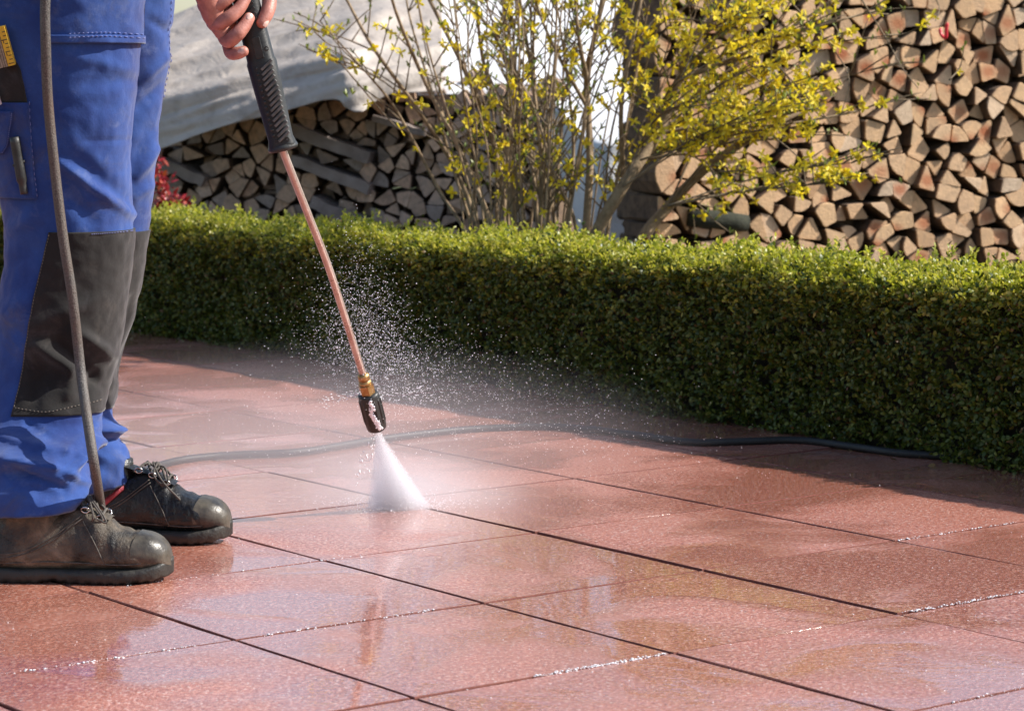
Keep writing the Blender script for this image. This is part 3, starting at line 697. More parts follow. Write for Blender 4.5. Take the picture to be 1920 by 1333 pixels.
for px, py in [(1418, -100), (1740, 42), (1725, 48), (1750, 32), (1795, 135), (1512, 352), (1506, 362), (1518, 360), (1655, 188), (1612, 205), (1575, 212), (1598, 210), (1250, 205), (1215, 215), (1240, 245), (1225, 230), (1255, 240), (1240, 225), (1230, 250), (1225, 265), (1240, 270), (1300, 390), (845, 318), (865, 320), (850, 312), (902, 305), (848, 360), (745, 180), (755, 240), (690, 198), (790, 195), (880, 150), (890, 155), (835, 90), (830, 85), (880, 220), (1045, 180), (930, 190), (1065, 315), (1330, 270), (1310, 280), (1325, 250), (1385, 235), (1345, 360), (1105, 20), (1110, 35), (1185, 100), (1195, 55), (1280, 120), (1400, 250), (640, 50), (575, 60), (605, 90), (700, 85), (960, 255), (952, 268), (968, 262), (955, 425), (940, 428)]:
    for k in range(1): spots.append(P(px+r.uniform(-3, 3), py+r.uniform(-3, 3), 8.35+r.uniform(0, .3)))
spots.sort(key=lambda p: p.y)
rest = MB()
for i, p in enumerate(spots):
    rot = Matrix.Rotation(r.uniform(0, 6.3), 4, 'Z') @ Matrix.Rotation(r.uniform(.6, 2.1), 4, 'X') @ Matrix.Rotation(r.uniform(0, 6.3), 4, 'Z')
    if r.random() < .7: rot = Matrix.Rotation(r.uniform(-.9, .9), 4, 'Z') @ Matrix.Rotation(r.uniform(.9, 1.9), 4, 'X') @ Matrix.Rotation(r.uniform(0, 6.3), 4, 'Z')
    mw = Matrix.Translation(p) @ rot @ Matrix.Scale(r.uniform(.95, 1.45), 4); me = fmes[i % 6]
    if i < 300:
        o = link('flower', me); fpart(o); o.matrix_basis = mw
    else: rest.add([mw @ v_.co for v_ in me.vertices], [tuple(pl.vertices) for pl in me.polygons])
if rest.v: tag(fpart(rest.build('blossom', M['petal'])), kind='stuff')
# opening leaf buds
bb = []; bd = []
for e in twp:
    for t in (.3, .55, .8, 1.0):
        if r.random() < .42: bb.append(tuple(e[0].lerp(e[2], t))); bd.append((r.uniform(-.5, .5), r.uniform(-.5, .5), 1))
for px, py in [(1808, 85), (1805, 95), (1722, 160), (1640, 100), (1645, 60), (1540, 330), (1640, 175), (1510, 310), (1560, 180), (570, 60), (575, 75), (650, 180), (660, 175)]:
    bb.append(tuple(P(px, py, 8.4))); bd.append((r.uniform(-.4, .4), 0, 1))
bd = np.array(bd, float); bd /= np.linalg.norm(bd, axis=1)[:, None]
v, f = leaves_on(np.array(bb), bd, 3, .021, .0065, .35, .006); tag(fpart(np_mesh('bud', v, f, M['bud'], None, True)), kind='stuff')
# a few grass blades beside the stems
mb = MB()
for (x0, y0), (x1, y1), w in [((1150, 480), (1115, 420), .006), ((1142, 480), (1128, 440), .005), ((1160, 480), (1168, 446), .004)]:
    a, b = P(x0, y0, 8.25), P(x1, y1, 8.2); a.z = .0; mid_ = a.lerp(b, .6)+Vector((.004, 0, .01)); s = Vector((w, .002, 0))
    mb.add([a-s, a+s, mid_-s*.9+Vector((0, -.003, 0)), mid_+s*.9, b], [(0, 1, 3, 2), (2, 3, 4)])
tag(mb.build('grass_tuft', M['bud']), 'few green grass blades rising behind the hedge at the forsythia foot', 'grass')

# ------------------------------------------------------------------ the worker
def ridged_(x): return max(0.0, 1-4.5*abs(x))
class Leg:
    def __init__(s, Y0, levels, depth, folds, seed, tilt):
        s.bunch = 1.0; s.Y0 = Y0; s.folds = folds; s.seed = seed; s.tilt = tilt
        zz, cx, rx, cyy = [], [], [], []
        for lv in levels:
            py, l, rt = lv[:3]; a, b = P(l, py, Y0), P(rt, py, Y0)
            zz.append(a.z); cx.append((a.x+b.x)/2); rx.append((b.x-a.x)/2); cyy.append(Y0+(lv[3] if len(lv) > 3 else 0))
        od = np.argsort(zz); s.z = np.array(zz)[od]; s.cx = np.array(cx)[od]; s.rx = np.array(rx)[od]; s.cy = np.array(cyy)[od]; s.dep = depth
        s.z0, s.z1 = s.z[0], s.z[-1]
    def f(s, arr, z):                               # smooth interpolation
        w = 0; tot = 0
        for dz, k in ((-.014, 1), (0, 2), (.014, 1)): tot += k*np.interp(z+dz, s.z, arr); w += k
        return tot/w
    def S(s, th, z, off=0.0):
        cx, rx, cyy = s.f(s.cx, z), s.f(s.rx, z), s.f(s.cy, z); ry = rx*s.dep
        c, n = math.cos(th), math.sin(th)
        e = .92; X = cx+rx*math.copysign(abs(c)**e, c); Y = cyy+ry*math.copysign(abs(n)**e, n)
        nx, ny = c/rx, n/ry; L = math.hypot(nx, ny); nx /= L; ny /= L
        d = s.disp(X, Y, z, ny, th)+off
        zz = z+s.tilt*c*max(0, 1-(z-s.z0)/.14)
        return Vector((X+nx*d, Y+ny*d, zz))
    def disp(s, X, Y, z, ny, th):
        p = Vector((X*1.0, Y, z)); d = .007*mnoise.noise(Vector((X*9, Y*9, z*6+s.seed)))+.0022*mnoise.noise(Vector((X*22+z*14, Y*22, z*20+s.seed)))
        d += .0016*mnoise.noise(Vector((X*60, Y*60, z*50)))+.0042*max(0.0, min(1.0, (.36-z)/.12))*ridged_(mnoise.noise(Vector((X*13+z*9, Y*13, z*17-X*8+s.seed*3))))
        h = z-s.z0; mk = math.exp(-((h-.085)/.055)**2)
        if mk > .02:                                # cloth bunched over the boot
            ph = h*58+1.6*math.sin(th*1.0+s.seed)+4.2*mnoise.noise(Vector((X*7, Y*7, z*5+9)))
            w = math.sin(ph); d += mk*s.bunch*(.016*w+.006*math.sin(ph*1.9+th*3))
        if ny < .35:
            px, py = PX((X, Y, z))
            for (x0, y0), (x1, y1), w, a in s.folds:
                dx, dy = x1-x0, y1-y0; L2 = dx*dx+dy*dy; t = ((px-x0)*dx+(py-y0)*dy)/L2
                tc = min(1, max(0, t)); qx, qy = px-(x0+dx*tc), py-(y0+dy*tc); dd = (qx*qx+qy*qy)/(w*w)
                if dd < 9: d += a*math.exp(-dd)*(.35+.65*math.sin(math.pi*min(1, max(0, .15+tc*.7))))
        return d
    def theta(s, px, py, z):
        X = P(px, py, s.Y0-s.f(s.rx, z)*s.dep*.7).x; c = (X-s.f(s.cx, z))/s.f(s.rx, z)
        return -math.acos(max(-1, min(1, c)))
    def at(s, px, py, off=0.0):
        z = P(px, py, s.Y0-.08).z; return s.S(s.theta(px, py, z), z, off)
    def grid(s, nz, nt, ztop=None):
        zs = np.linspace(s.z0, ztop or s.z1, nz); v = []; f = []
        for z in zs:
            for k in range(nt): v.append(s.S(2*math.pi*k/nt, z))
        for j in range(nz-1):
            for k in range(nt): f.append((j*nt+k, j*nt+(k+1) % nt, (j+1)*nt+(k+1) % nt, (j+1)*nt+k))
        # hem turned inwards
        b = len(v)
        for k in range(nt):
            p = s.S(2*math.pi*k/nt, s.z0, -.010); v.append(p+Vector((0, 0, .012)))
        for k in range(nt): f.append((b+k, b+(k+1) % nt, (k+1) % nt, k))
        return v, f
    def patch(s, ths, zs, off, nt):                 # panel: for each z a (th0, th1); a sheet proud of the cloth with closed rims
        v = []; f = []; n = len(zs)
        for z, (a, b) in zip(zs, ths):
            for k in range(nt):
                th = a+(b-a)*k/(nt-1); v.append(s.S(th, z, off))
        for j in range(n-1):
            for k in range(nt-1): f.append((j*nt+k, j*nt+k+1, (j+1)*nt+k+1, (j+1)*nt+k))
        rim = [k for k in range(nt)]+[j*nt+nt-1 for j in range(1, n)]+[(n-1)*nt+k for k in range(nt-2, -1, -1)]+[j*nt for j in range(n-2, 0, -1)]
        prm = [(j, k) for k in range(nt) for j in [0]]+[(j, nt-1) for j in range(1, n)]+[(n-1, k) for k in range(nt-2, -1, -1)]+[(j, 0) for j in range(n-2, 0, -1)]
        b0_ = len(v)
        for j, k in prm:
            a, b = ths[j]; v.append(s.S(a+(b-a)*k/(nt-1), zs[j], -.002))
        m_ = len(rim)
        for i in range(m_): f.append((rim[i], b0_+i, b0_+(i+1) % m_, rim[(i+1) % m_]))
        return v, f
near_folds = [((112, 305), (195, 368), 9, .012), ((195, 368), (246, 402), 9, .010), ((150, 300), (236, 372), 13, -.008), ((110, 335), (170, 415), 14, -.006),
  ((160, 265), (245, 262), 5, -.003), ((120, 100), (235, 130), 12, .005), ((150, 155), (250, 150), 14, -.004), ((20, 430), (75, 400), 14, .006), ((10, 500), (60, 470), 16, -.006), ((0, 590), (50, 560), 20, .008),
  ((72, 648), (131, 690), 12, .014), ((131, 690), (128, 740), 12, .010), ((142, 620), (205, 668), 12, .014), ((110, 640), (190, 720), 12, -.012), ((85, 690), (60, 760), 14, -.008), ((60, 610), (190, 560), 16, .007), ((150, 750), (180, 700), 9, -.008),
  ((0, 815), (120, 842), 8, .012), ((120, 842), (180, 800), 7, .010), ((15, 855), (95, 872), 7, .016), ((95, 872), (160, 905), 7, .012), ((30, 880), (120, 915), 7, -.014), ((50, 795), (100, 825), 6, -.010), ((110, 880), (150, 850), 7, -.012), ((0, 900), (70, 905), 8, .010)]
far_folds = [((268, 150), (310, 110), 8, .008), ((262, 200), (300, 160), 10, -.008), ((255, 330), (290, 280), 9, .010), ((250, 300), (280, 240), 10, -.006), ((250, 370), (285, 345), 8, .006),
  ((215, 700), (245, 560), 9, -.012), ((180, 805), (230, 808), 8, .020), ((190, 826), (225, 832), 6, -.012), ((200, 850), (240, 880), 10, .006), ((280, 40), (320, 60), 8, -.006)]
near = Leg(4.93, [(-170, -75, 262), (-60, -68, 268), (0, -60, 267), (100, -45, 260), (200, -24, 250), (300, -7, 246), (400, 5, 247), (450, 8, 246), (520, 4, 239), (600, -8, 228), (700, -26, 212), (780, -38, 193, -.04), (830, -38, 196, -.095), (880, -34, 188, -.135), (910, -28, 178, -.15), (930, -22, 172, -.155)], .86, near_folds, 3, .004)
far = Leg(5.20, [(-170, 100, 330), (-60, 115, 329), (0, 118, 326), (100, 110, 318), (200, 100, 303), (300, 95, 292), (430, 85, 278), (500, 75, 267), (600, 55, 250), (680, 38, 224), (780, 28, 204), (812, 24, 226), (835, 30, 220), (870, 50, 240), (900, 66, 250), (920, 78, 252)], .80, far_folds, 8, .022)

far.bunch = .35; person_loc = Vector((-.86, 5.02, 0))
# body: tapered limbs merged into one skin
caps = []
def cap_(a, ra, b, rb): caps.append((Vector(a), ra, Vector(b), rb))
HAX0, HAX1 = P(531, 278, 5.07), P(460, -4, 5.045)     # the axis of the grip, bottom and top of frame
hax = (HAX1-HAX0).normalized()
hip_n, hip_f = Vector((-.86, 4.95, .95)), Vector((-.80, 5.14, .95))
cap_((-.87, 5.0, 1.0), .13, (-.84, 5.02, 1.2), .125); cap_((-.84, 5.02, 1.2), .13, (-.80, 5.03, 1.38), .14)
cap_((-.82, 4.86, 1.40), .075, (-.80, 5.20, 1.40), .075)
cap_((-.80, 5.03, 1.44), .055, (-.775, 5.03, 1.54), .052)
cap_((-.765, 5.03, 1.60), .078, (-.775, 5.03, 1.67), .088); cap_((-.73, 5.03, 1.565), .05, (-.735, 5.03, 1.62), .062)
cap_((-.672, 5.03, 1.595), .010, (-.668, 5.03, 1.575), .015)
for s in (-1, 1): cap_((-.775, 5.03+s*.083, 1.59), .012, (-.785, 5.03+s*.088, 1.625), .018)
for leg, hip in ((near, hip_n), (far, hip_f)):
    kz = .5; kx, ky = float(leg.f(leg.cx, kz))+.02, float(leg.f(leg.cy, kz)); az = .12; axx, ayy = float(leg.f(leg.cx, .2)), float(leg.f(leg.cy, .2))
    cap_(hip, .085, (kx, ky, kz), .058); cap_((kx, ky, kz), .058, (axx, ayy, az), .042)
WR = P(352, -95, 4.97); EL = Vector((-.90, 4.74, 1.17)); SHR = Vector((-.81, 4.80, 1.41))
cap_(SHR, .055, EL, .043); cap_(EL, .044, WR, .031)
PALM = [P(385, -25, 5.00), P(400, 28, 5.015), P(418, 62, 5.02)]
cap_(WR, .030, PALM[0], .030); cap_(PALM[0], .026, PALM[1], .022); cap_(WR, .028, P(440, -30, 5.07), .024); cap_(PALM[1], .021, PALM[2], .016); cap_(P(410, 0, 5.045), .024, P(430, 50, 5.06), .018)
GT = HAX0+hax*.52                                   # upper grip held by the other hand, above the frame
SHL = Vector((-.79, 5.23, 1.40)); ELL = Vector((-.72, 5.27, 1.13)); WL = GT+Vector((-.05, .09, .02))
cap_(SHL, .055, ELL, .043); cap_(ELL, .044, WL, .031); cap_(WL, .03, GT+Vector((-.02, .045, 0)), .032)
bm = MB()
for a, ra, b, rb in caps:
    n = 7; pts = [a.lerp(b, t/(n-1)) for t in range(n)]; d = (b-a).normalized()
    ext = [(a-d*ra*math.sin(t), ra*math.cos(t)) for t in (1.45, 1.1, .7, .35)]+[(p, ra+(rb-ra)*k/(n-1)) for k, p in enumerate(pts)]+[(b+d*rb*math.sin(t), rb*math.cos(t)) for t in (.35, .7, 1.1, 1.45)]
    bm.add(*tube([e[0] for e in ext], [e[1] for e in ext], 16))
tmp = bm.build('body_tmp', M['skin']); rm = tmp.modifiers.new('r', 'REMESH'); rm.mode = 'VOXEL'; rm.voxel_size = .0045
sm = tmp.modifiers.new('s', 'SMOOTH'); sm.factor = .5; sm.iterations = 5
bpy.context.view_layer.update(); dg = bpy.context.evaluated_depsgraph_get(); bme = bpy.data.meshes.new_from_object(tmp.evaluated_get(dg))
bm2 = MB(); nv = len(bme.vertices); co = np.empty(nv*3, np.float32); bme.vertices.foreach_get('co', co)
bm2.v = [tuple(x) for x in co.reshape(-1, 3)]; bm2.f = [tuple(p.vertices) for p in bme.polygons]; bpy.data.objects.remove(tmp)
# right-hand fingers: knuckle, middle joint, end joint, tip (photograph place, depth), radii
YH = 5.062
fing = [  # index, middle, ring, little
 ([(388, -20, YH-.03), (384, 12, YH-.045), (412, 8, YH-.060), (447, -22, YH-.050), (462, -40, YH-.038)], [.0125, .0135, .0125, .0115, .0100]),
 ([(398, 20, YH-.03), (402, 45, YH-.045), (425, 36, YH-.062), (447, 18, YH-.055), (461, -3, YH-.044)], [.0130, .0140, .0135, .0122, .0105]),
 ([(412, 48, YH-.028), (426, 76, YH-.046), (443, 66, YH-.060), (457, 50, YH-.054), (467, 34, YH-.046)], [.0125, .0138, .0136, .0126, .0110]),
 ([(424, 72, YH-.018), (432, 98, YH-.030), (443, 100, YH-.044), (452, 98, YH-.048), (457, 96, YH-.050)], [.0105, .0120, .0120, .0112, .0100])]
nails = MB()
def nail(tip, d, out, w, l):
    d = d.normalized(); s = d.cross(out).normalized(); o_ = s.cross(d).normalized(); v = []; f = []
    for i in range(5):
        t = (i/4-.5)
        for j in range(5):
            u = (j/4-.5); ww = w*(1-.25*(2*t)**4); v.append(tip+d*l*t+s*ww*u+o_*(.0019-1.1*w*u*u-.5*l*max(0, t)**2))
    for i in range(4):
        for j in range(4): f.append((i*5+j, i*5+j+1, i*5+j+6, i*5+j+5))
    nails.add(v, f)
for pp, rd in fing:
    pts = [P(*p) for p in pp]; v, f = finger_tube(pts, [x*1.0 for x in rd], 14, 7)
    # knuckle creases and pads
    c1 = pts[2]; bm2.add(v, f)
    d = pts[4]-pts[3]; out = Vector((.10, -1, .25)); out = (out-d.normalized()*out.dot(d.normalized())).normalized()
    if pp is not fing[3]: nail(pts[4]+out*rd[4]*.97-d.normalized()*.001, d, out, .0125, .0135)
thumb = [(466, -75, YH+.01), (500, -32, YH+.005), (505, 4, YH-.012), (500, 26, YH-.026), (491, 43, YH-.034)]
tr = [.0150, .0145, .0138, .0132, .0112]; pts = [P(*p) for p in thumb]; bm2.add(*finger_tube(pts, tr, 14, 7))
d = pts[4]-pts[3]; out = Vector((.85, -.35, -.1)); out = (out-d.normalized()*out.dot(d.normalized())).normalized(); nail(pts[4]+out*.0108, d, out, .013, .0145)
# the other hand closes round the upper grip (above the frame)
sx_ = hax.orthogonal().normalized(); sy_2 = hax.cross(sx_)
for k in range(4):
    c = GT+hax*(.03-.021*k); pts = [c+(sx_*math.cos(a)+sy_2*math.sin(a))*.034 for a in (1.4, .6, -.3, -1.2, -1.9)]; bm2.add(*finger_tube(pts, [.0105, .0105, .010, .0095, .0085], 10, 5))
c = GT+hax*.045; bm2.add(*finger_tube([c+(sx_*math.cos(a)+sy_2*math.sin(a))*.034 for a in (1.8, 2.5, 3.2, 3.8)], [.013, .0125, .012, .0105], 10, 5))
def pl(mb_or, name, mat, parent, smooth=True):
    o = mb_or.build(name, mat, parent, smooth) if isinstance(mb_or, MB) else mesh_obj(name, mb_or[0], mb_or[1], mat, parent, smooth); return o
bm2.v = [tuple(Vector(x)-person_loc) for x in bm2.v]
person = bm2.build('person', M['skin']); person.location = person_loc
tag(person, 'worker in blue work trousers and dusty safety boots gripping a pressure washer lance', 'person')
PI_ = Matrix.Translation(-person_loc)
def wear(o, parent=None):
    o.parent = parent or person; o.matrix_parent_inverse = PI_ if parent is None else Matrix(); return o
wear(nails.build('fingernail', M['nail']))
# trousers
tb = MB(); tb.add(*near.grid(230, 150)); tb.add(*far.grid(190, 120))
pel = []; nt = 64
for k, (z, cx, cyy, rx, ry) in enumerate([(.90, -.84, 5.05, .150, .205), (.98, -.85, 5.05, .165, .215), (1.06, -.855, 5.04, .165, .205), (1.14, -.85, 5.03, .155, .19), (1.16, -.85, 5.03, .15, .185)]):
    for j in range(nt):
        a = 2*math.pi*j/nt; pel.append((cx+rx*math.cos(a)+.004*math.sin(7*a+k), cyy+ry*math.sin(a), z))
tb.add([(x, y, z) for x, y, z in pel[3*nt-nt:]], [(j*nt+k, j*nt+(k+1) % nt, (j+1)*nt+(k+1) % nt, (j+1)*nt+k) for j in range(2) for k in range(nt)])
tb.v = tb.v; trousers = wear(tb.build('trousers', M['blue']))
def on_trousers(o): o.parent = trousers; return o
def zs_of(leg, pys): return [P(100, py, leg.Y0-.08).z for py in pys]
def th_px(leg, xs_, pys): return [leg.theta(x, py, z) for x, py, z in zip(xs_, pys, zs_of(leg, pys))]
pys = np.linspace(774, 434, 90)
lft = np.interp(pys, [430, 530, 620, 700, 765, 780], [100, 78, 62, 48, 36, 34])
th0 = th_px(near, lft, pys); zz = zs_of(near, pys)
on_trousers(pl(near.patch([(a, R(105)) for a in th0], zz, .0035, 90), 'knee_patch', M['black_cloth'], None))
pys2 = np.linspace(772, 436, 60)
on_trousers(pl(far.patch([(R(-100), R(60))]*60, zs_of(far, pys2), .0035, 50), 'knee_patch', M['black_cloth'], None))
def stitch(leg, pts, name, mat, rad=.0007, dash=8, off=.0045):
    mb = MB(); q = smooth_path(pts, max(4, dash*4))
    for k in range(0, len(q)-3, 4): mb.add(*tube([leg.at(q[k+e][0], q[k+e][1], off) for e in (0, 1, 2)], rad, 5))
    o = on_trousers(mb.build(name, mat)); tag(o, kind='stuff'); return o
stitch(near, [(x, y+5) for x, y in zip(lft[::-1][::12]+1, pys[::-1][::12])], 'stitching', M['dkthread'])
stitch(near, [(40, 758), (90, 765), (140, 757), (186, 750)], 'stitching', M['dkthread'])
stitch(near, [(170, 438), (200, 437), (238, 436)], 'stitching', M['thread'])
# thigh pocket with its hem (top of frame)
pysP = np.linspace(82, -70, 30); zP = zs_of(near, pysP)
on_trousers(pl(near.patch([(a, b) for a, b in zip(th_px(near, [92]*30, pysP), [near.theta(np.interp(py, [-70, 0, 60, 82], [258, 262, 264, 263]), py, z)+.30 for py, z in zip(pysP, zP)])], zP, .006, 50), 'thigh_pocket', M['blue2'], None))
pysH = np.linspace(81, 66, 6); on_trousers(pl(near.patch([(a, near.theta(262, 70, zP[0])+.30) for a in th_px(near, [94]*6, pysH)], zs_of(near, pysH), .0095, 50), 'pocket_hem', M['blue'], None))
stitch(near, [(130, 71), (190, 68), (255, 71)], 'stitching', M['thread'], off=.0105); stitch(near, [(130, 64), (190, 61), (255, 64)], 'stitching', M['thread'], off=.0075)
# cargo pocket and flap at the left
pysC = np.linspace(372, 192, 40); on_trousers(pl(near.patch([(a, b) for a, b in zip(th_px(near, np.interp(pysC, [192, 372], [-22, -8]), pysC), th_px(near, np.interp(pysC, [192, 300, 372], [64, 72, 78]), pysC))], zs_of(near, pysC), .009, 30), 'cargo_pocket', M['blue2'], None))
pysF = np.linspace(288, 208, 20); on_trousers(pl(near.patch([(a, b) for a, b in zip(th_px(near, [-20]*20, pysF), th_px(near, np.interp(pysF, [208, 240, 270, 288], [40, 36, 32, 20]), pysF))], zs_of(near, pysF), .0145, 20), 'pocket_flap', M['blue'], None))
pysB = np.linspace(194, 96, 20); on_trousers(pl(near.patch([(a, b) for a, b in zip(th_px(near, [-30]*20, pysB), th_px(near, np.interp(pysB, [96, 130, 194], [30, 50, 62]), pysB))], zs_of(near, pysB), .006, 20), 'pocket_lining', M['black_cloth'], None))
stitch(near, [(40, 212), (37, 240), (33, 268), (22, 287)], 'stitching', M['thread'], off=.0155)
stitch(near, [(66, 190), (72, 290), (80, 372)], 'stitching', M['thread'], .0008, off=.0035)
# side seam and far-leg piping
stitch(far, [(316, 0), (310, 100), (300, 190)], 'stitching', M['thread'], .001, off=.002)
# jacket (above the frame)
jb = MB(); rings = [(1.10, -.85, 5.03, .17, .21), (1.2, -.84, 5.03, .16, .20), (1.3, -.82, 5.03, .165, .21), (1.40, -.80, 5.03, .15, .205), (1.45, -.795, 5.03, .105, .13), (1.48, -.79, 5.03, .07, .075)]
jv = [(cx+rx*math.cos(2*math.pi*j/48), cyy+ry*math.sin(2*math.pi*j/48), z) for z, cx, cyy, rx, ry in rings for j in range(48)]
jb.add(jv, [(j*48+k, j*48+(k+1) % 48, (j+1)*48+(k+1) % 48, (j+1)*48+k) for j in range(5) for k in range(48)])
for a, b, c in ((SHR, EL, EL.lerp(WR, .72)), (SHL, ELL, ELL.lerp(WL, .8))): jb.add(*tube([Vector(x) for x in smooth_path([a, a.lerp(b, .5), b, b.lerp(c, .5), c], 5)], [.075]*6+[.065]*8+[.052]*7, 16))
wear(jb.build('jacket', M['jacket']))
hb = MB(); hb.add(*ball((-.785, 5.03, 1.665), .096, 20, 1, .95, .9)); wear(hb.build('hair', M['hair']))

# boots
def boot(loc, ang, upper, capm, side, label, redtrim=False, shift=0.0):
    F = Matrix.Translation(loc) @ Matrix.Rotation(ang, 4, 'Z')
    root = wear(empty('boot')); 
    sec = [(0, .020, .062), (.006, .030, .080), (.02, .037, .098), (.05, .041, .108), (.09, .042, .118), (.13, .044, .130), (.165, .046, .136), (.19, .049, .130), (.215, .052, .114), (.24, .054, .098), (.265, .053, .089), (.29, .047, .084), (.308, .037, .075), (.320, .025, .061), (.326, .010, .045)]
    q = smooth_path(sec, 5); na = 40; v = []; f = []
    def curve(x): return -.010*math.sin(max(0, (x-.1))/.22*1.5)*side
    for x, w, h in q:
        for k in range(na):
            a = 2*math.pi*k/na; c, s = math.cos(a), math.sin(a); ex = .72
            y = w*math.copysign(abs(c)**ex, c); z = .020+(h-.020)*(.5+.5*math.copysign(abs(s)**.85, s))
            y *= 1-.40*max(0, (z-.05)/max(h, .06))*(1 if x < .24 else .45)
            p = Vector((x, y+curve(x), z)); nz = mnoise.noise(p*32)*.0032+mnoise.noise(p*75)*.0014
            if .195 < x < .262 and z > .05: nz += -.0035*abs(math.sin((x-.195)/.07*math.pi*2.5+y*18))      # creases behind the toes
            n_ = Vector((0, c, s)); v.append(F @ (p+n_*nz))
    m_ = len(q)
    for i in range(m_-1):
        for k in range(na): f.append((i*na+k, i*na+(k+1) % na, (i+1)*na+(k+1) % na, (i+1)*na+k))
    f += [tuple(range(na))[::-1], tuple(range((m_-1)*na, m_*na))]
    o = mesh_obj('upper', v, f, upper); o.parent = root
    # ankle shaft and padded collar
    v, f = [], []
    for i, (z, x, rx, ry) in enumerate([(.07, .075, .066, .040), (.10, .075, .066, .042), (.125, .078, .058, .043), (.145, .08, .052, .042), (.158, .082, .049, .040), (.160, .082, .044, .036)]):
        for k in range(32):
            a = 2*math.pi*k/32; v.append(F @ Vector((x+rx*math.cos(a), ry*math.sin(a), z)))
    for i in range(5):
        for k in range(32): f.append((i*32+k, i*32+(k+1) % 32, (i+1)*32+(k+1) % 32, (i+1)*32+k))
    o = mesh_obj('collar', v, f, upper); o.parent = root
    # sole with tread notches and toe spring
    so_ = MB(); xs_ = np.linspace(-.006, .330, 60); ws = np.interp(xs_, [s[0] for s in sec], [s[1] for s in sec])
    def outline(x): 
        t = (x+.006)/.336; w = np.interp(x, [-.006, .0, .02, .06, .11, .16, .21, .25, .285, .308, .322, .330], [.006, .024, .040, .046, .044, .048, .057, .059, .053, .042, .026, .004]); return w
    v, f = [], []; lev = [(.0, .90), (.004, .96), (.012, .99), (.020, .985), (.026, .93)]
    for x in xs_:
        w = float(outline(x)); spring = .014*max(0, (x-.24)/.09)**2; arch = .005*math.exp(-((x-.115)/.022)**2)
        rise = .012*max(0, (x-.28)/.05)**2
        for z, e in lev:
            for sgn in (-1, 1):
                nt_ = (.0018 if int(x*95) % 2 else 0) if z < .01 else 0
                v.append(F @ Vector((x, sgn*w*e-nt_*sgn+curve(x), z*(1+rise*12)+spring+(arch if z < .01 else 0)+nt_)))
    L_ = len(lev)*2
    for i in range(len(xs_)-1):
        for l in range(len(lev)-1):
            for sgn in (0, 1):
                a = i*L_+l*2+sgn; b = a+2; c = a+L_; d = b+L_; f.append((a, c, d, b) if sgn == 0 else (a, b, d, c))
        f.append((i*L_, i*L_+1, (i+1)*L_+1, (i+1)*L_)); t = (len(lev)-1)*2; f.append((i*L_+t, (i+1)*L_+t, (i+1)*L_+t+1, i*L_+t+1))
    for i in (0, len(xs_)-1):
        for l in range(len(lev)-1): f.append((i*L_+l*2, i*L_+l*2+1, i*L_+l*2+3, i*L_+l*2+2))
    o = mesh_obj('sole', v, f, M['rubber']); o.parent = root
    # rubber toe cap: shell over the front of the upper
    v, f = [], []; q2 = [a for a in q if a[0] > .268]; na2 = 30
    for i, (x, w, h) in enumerate(q2):
        for k in range(na2+1):
            a = math.pi*(-.12+1.24*k/na2); c, s = math.cos(a), math.sin(a)
            y = (w+.0016)*math.copysign(abs(c)**.72, c); z = .020+(h-.0195)*(.5+.5*math.copysign(abs(s)**.85, s)); y *= 1-.40*max(0, (z-.05)/max(h, .06))*.45
            v.append(F @ Vector((x+.0015-(.010*(abs(c)**2) if i < 3 else 0), y+curve(x), z+.002)))
    for i in range(len(q2)-1):
        for k in range(na2): f.append((i*(na2+1)+k, i*(na2+1)+k+1, (i+1)*(na2+1)+k+1, (i+1)*(na2+1)+k))
    f.append(tuple((len(q2)-1)*(na2+1)+k for k in range(na2+1)))
    o = mesh_obj('toe_cap', v, f, capm); o.parent = root
    # tongue, laces, hooks
    def top(x, y): 
        h = float(np.interp(x, [s[0] for s in sec], [s[2] for s in sec])); return h-6.5*y*y
    tg = MB(); tv = []
    for x in np.linspace(.135, .222, 8):
        for y in np.linspace(-.024, .024, 7): tv.append(F @ Vector((x-.03*(.222-x)/.08, y+curve(x), top(x, y)+.006+.028*max(0, (.168-x)/.05))))
    tg.add(tv, [(i*7+j, i*7+j+1, i*7+j+8, i*7+j+7) for i in range(7) for j in range(6)]); o = tg.build('tongue', upper); o.parent = root
    rows_ = [.150, .178, .206]; rl = random.Random(int(loc.x*1000))
    for i, x in enumerate(rows_):
        for sgn in (-1, 1):
            y = sgn*(.026+.002*i); c = Vector((x, y+curve(x), top(x, y)+.004+.020*max(0, (.168-x)/.05)))
            ring = [F @ (c+Vector((.0075*math.cos(a), sgn*.003*math.sin(a), .0055*math.sin(a)))) for a in np.linspace(0, 2*math.pi, 11)]
            o = mesh_obj('lace_hook', *tube(ring, .0016, 6), M['steel']); o.parent = root
    lc = MB()
    def lp_(x, y, z=.010): return F @ Vector((x, y+curve(x), top(x, y)+z+.022*max(0, (.168-x)/.05)))
    for i in range(2):
        for sgn in (-1, 1):
            lc.add(*tube([Vector(a) for a in smooth_path([lp_(rows_[i+1], sgn*.027, .004), lp_(rows_[i+1]-.010, sgn*.012, .012), lp_(rows_[i]+.010, -sgn*.010, .014), lp_(rows_[i], -sgn*.027, .006)], 6)], .0026, 7))
    lc.add(*tube([Vector(a) for a in smooth_path([lp_(.206, -.028, .004), lp_(.210, 0, .012), lp_(.206, .028, .004)], 6)], .0026, 7))
    for k in range(3):                              # bow and loose ends
        s = rl.choice((-1, 1)); lc.add(*tube([Vector(a) for a in smooth_path([lp_(.182, 0, .014), lp_(.182+rl.uniform(-.01, .02), -.018, .024), lp_(.192+rl.uniform(-.01, .03), -.036-.01*rl.random(), .012), lp_(.207+rl.uniform(-.02, .03), -.040, -.004+.01*rl.random())], 6)], .0019, 7))
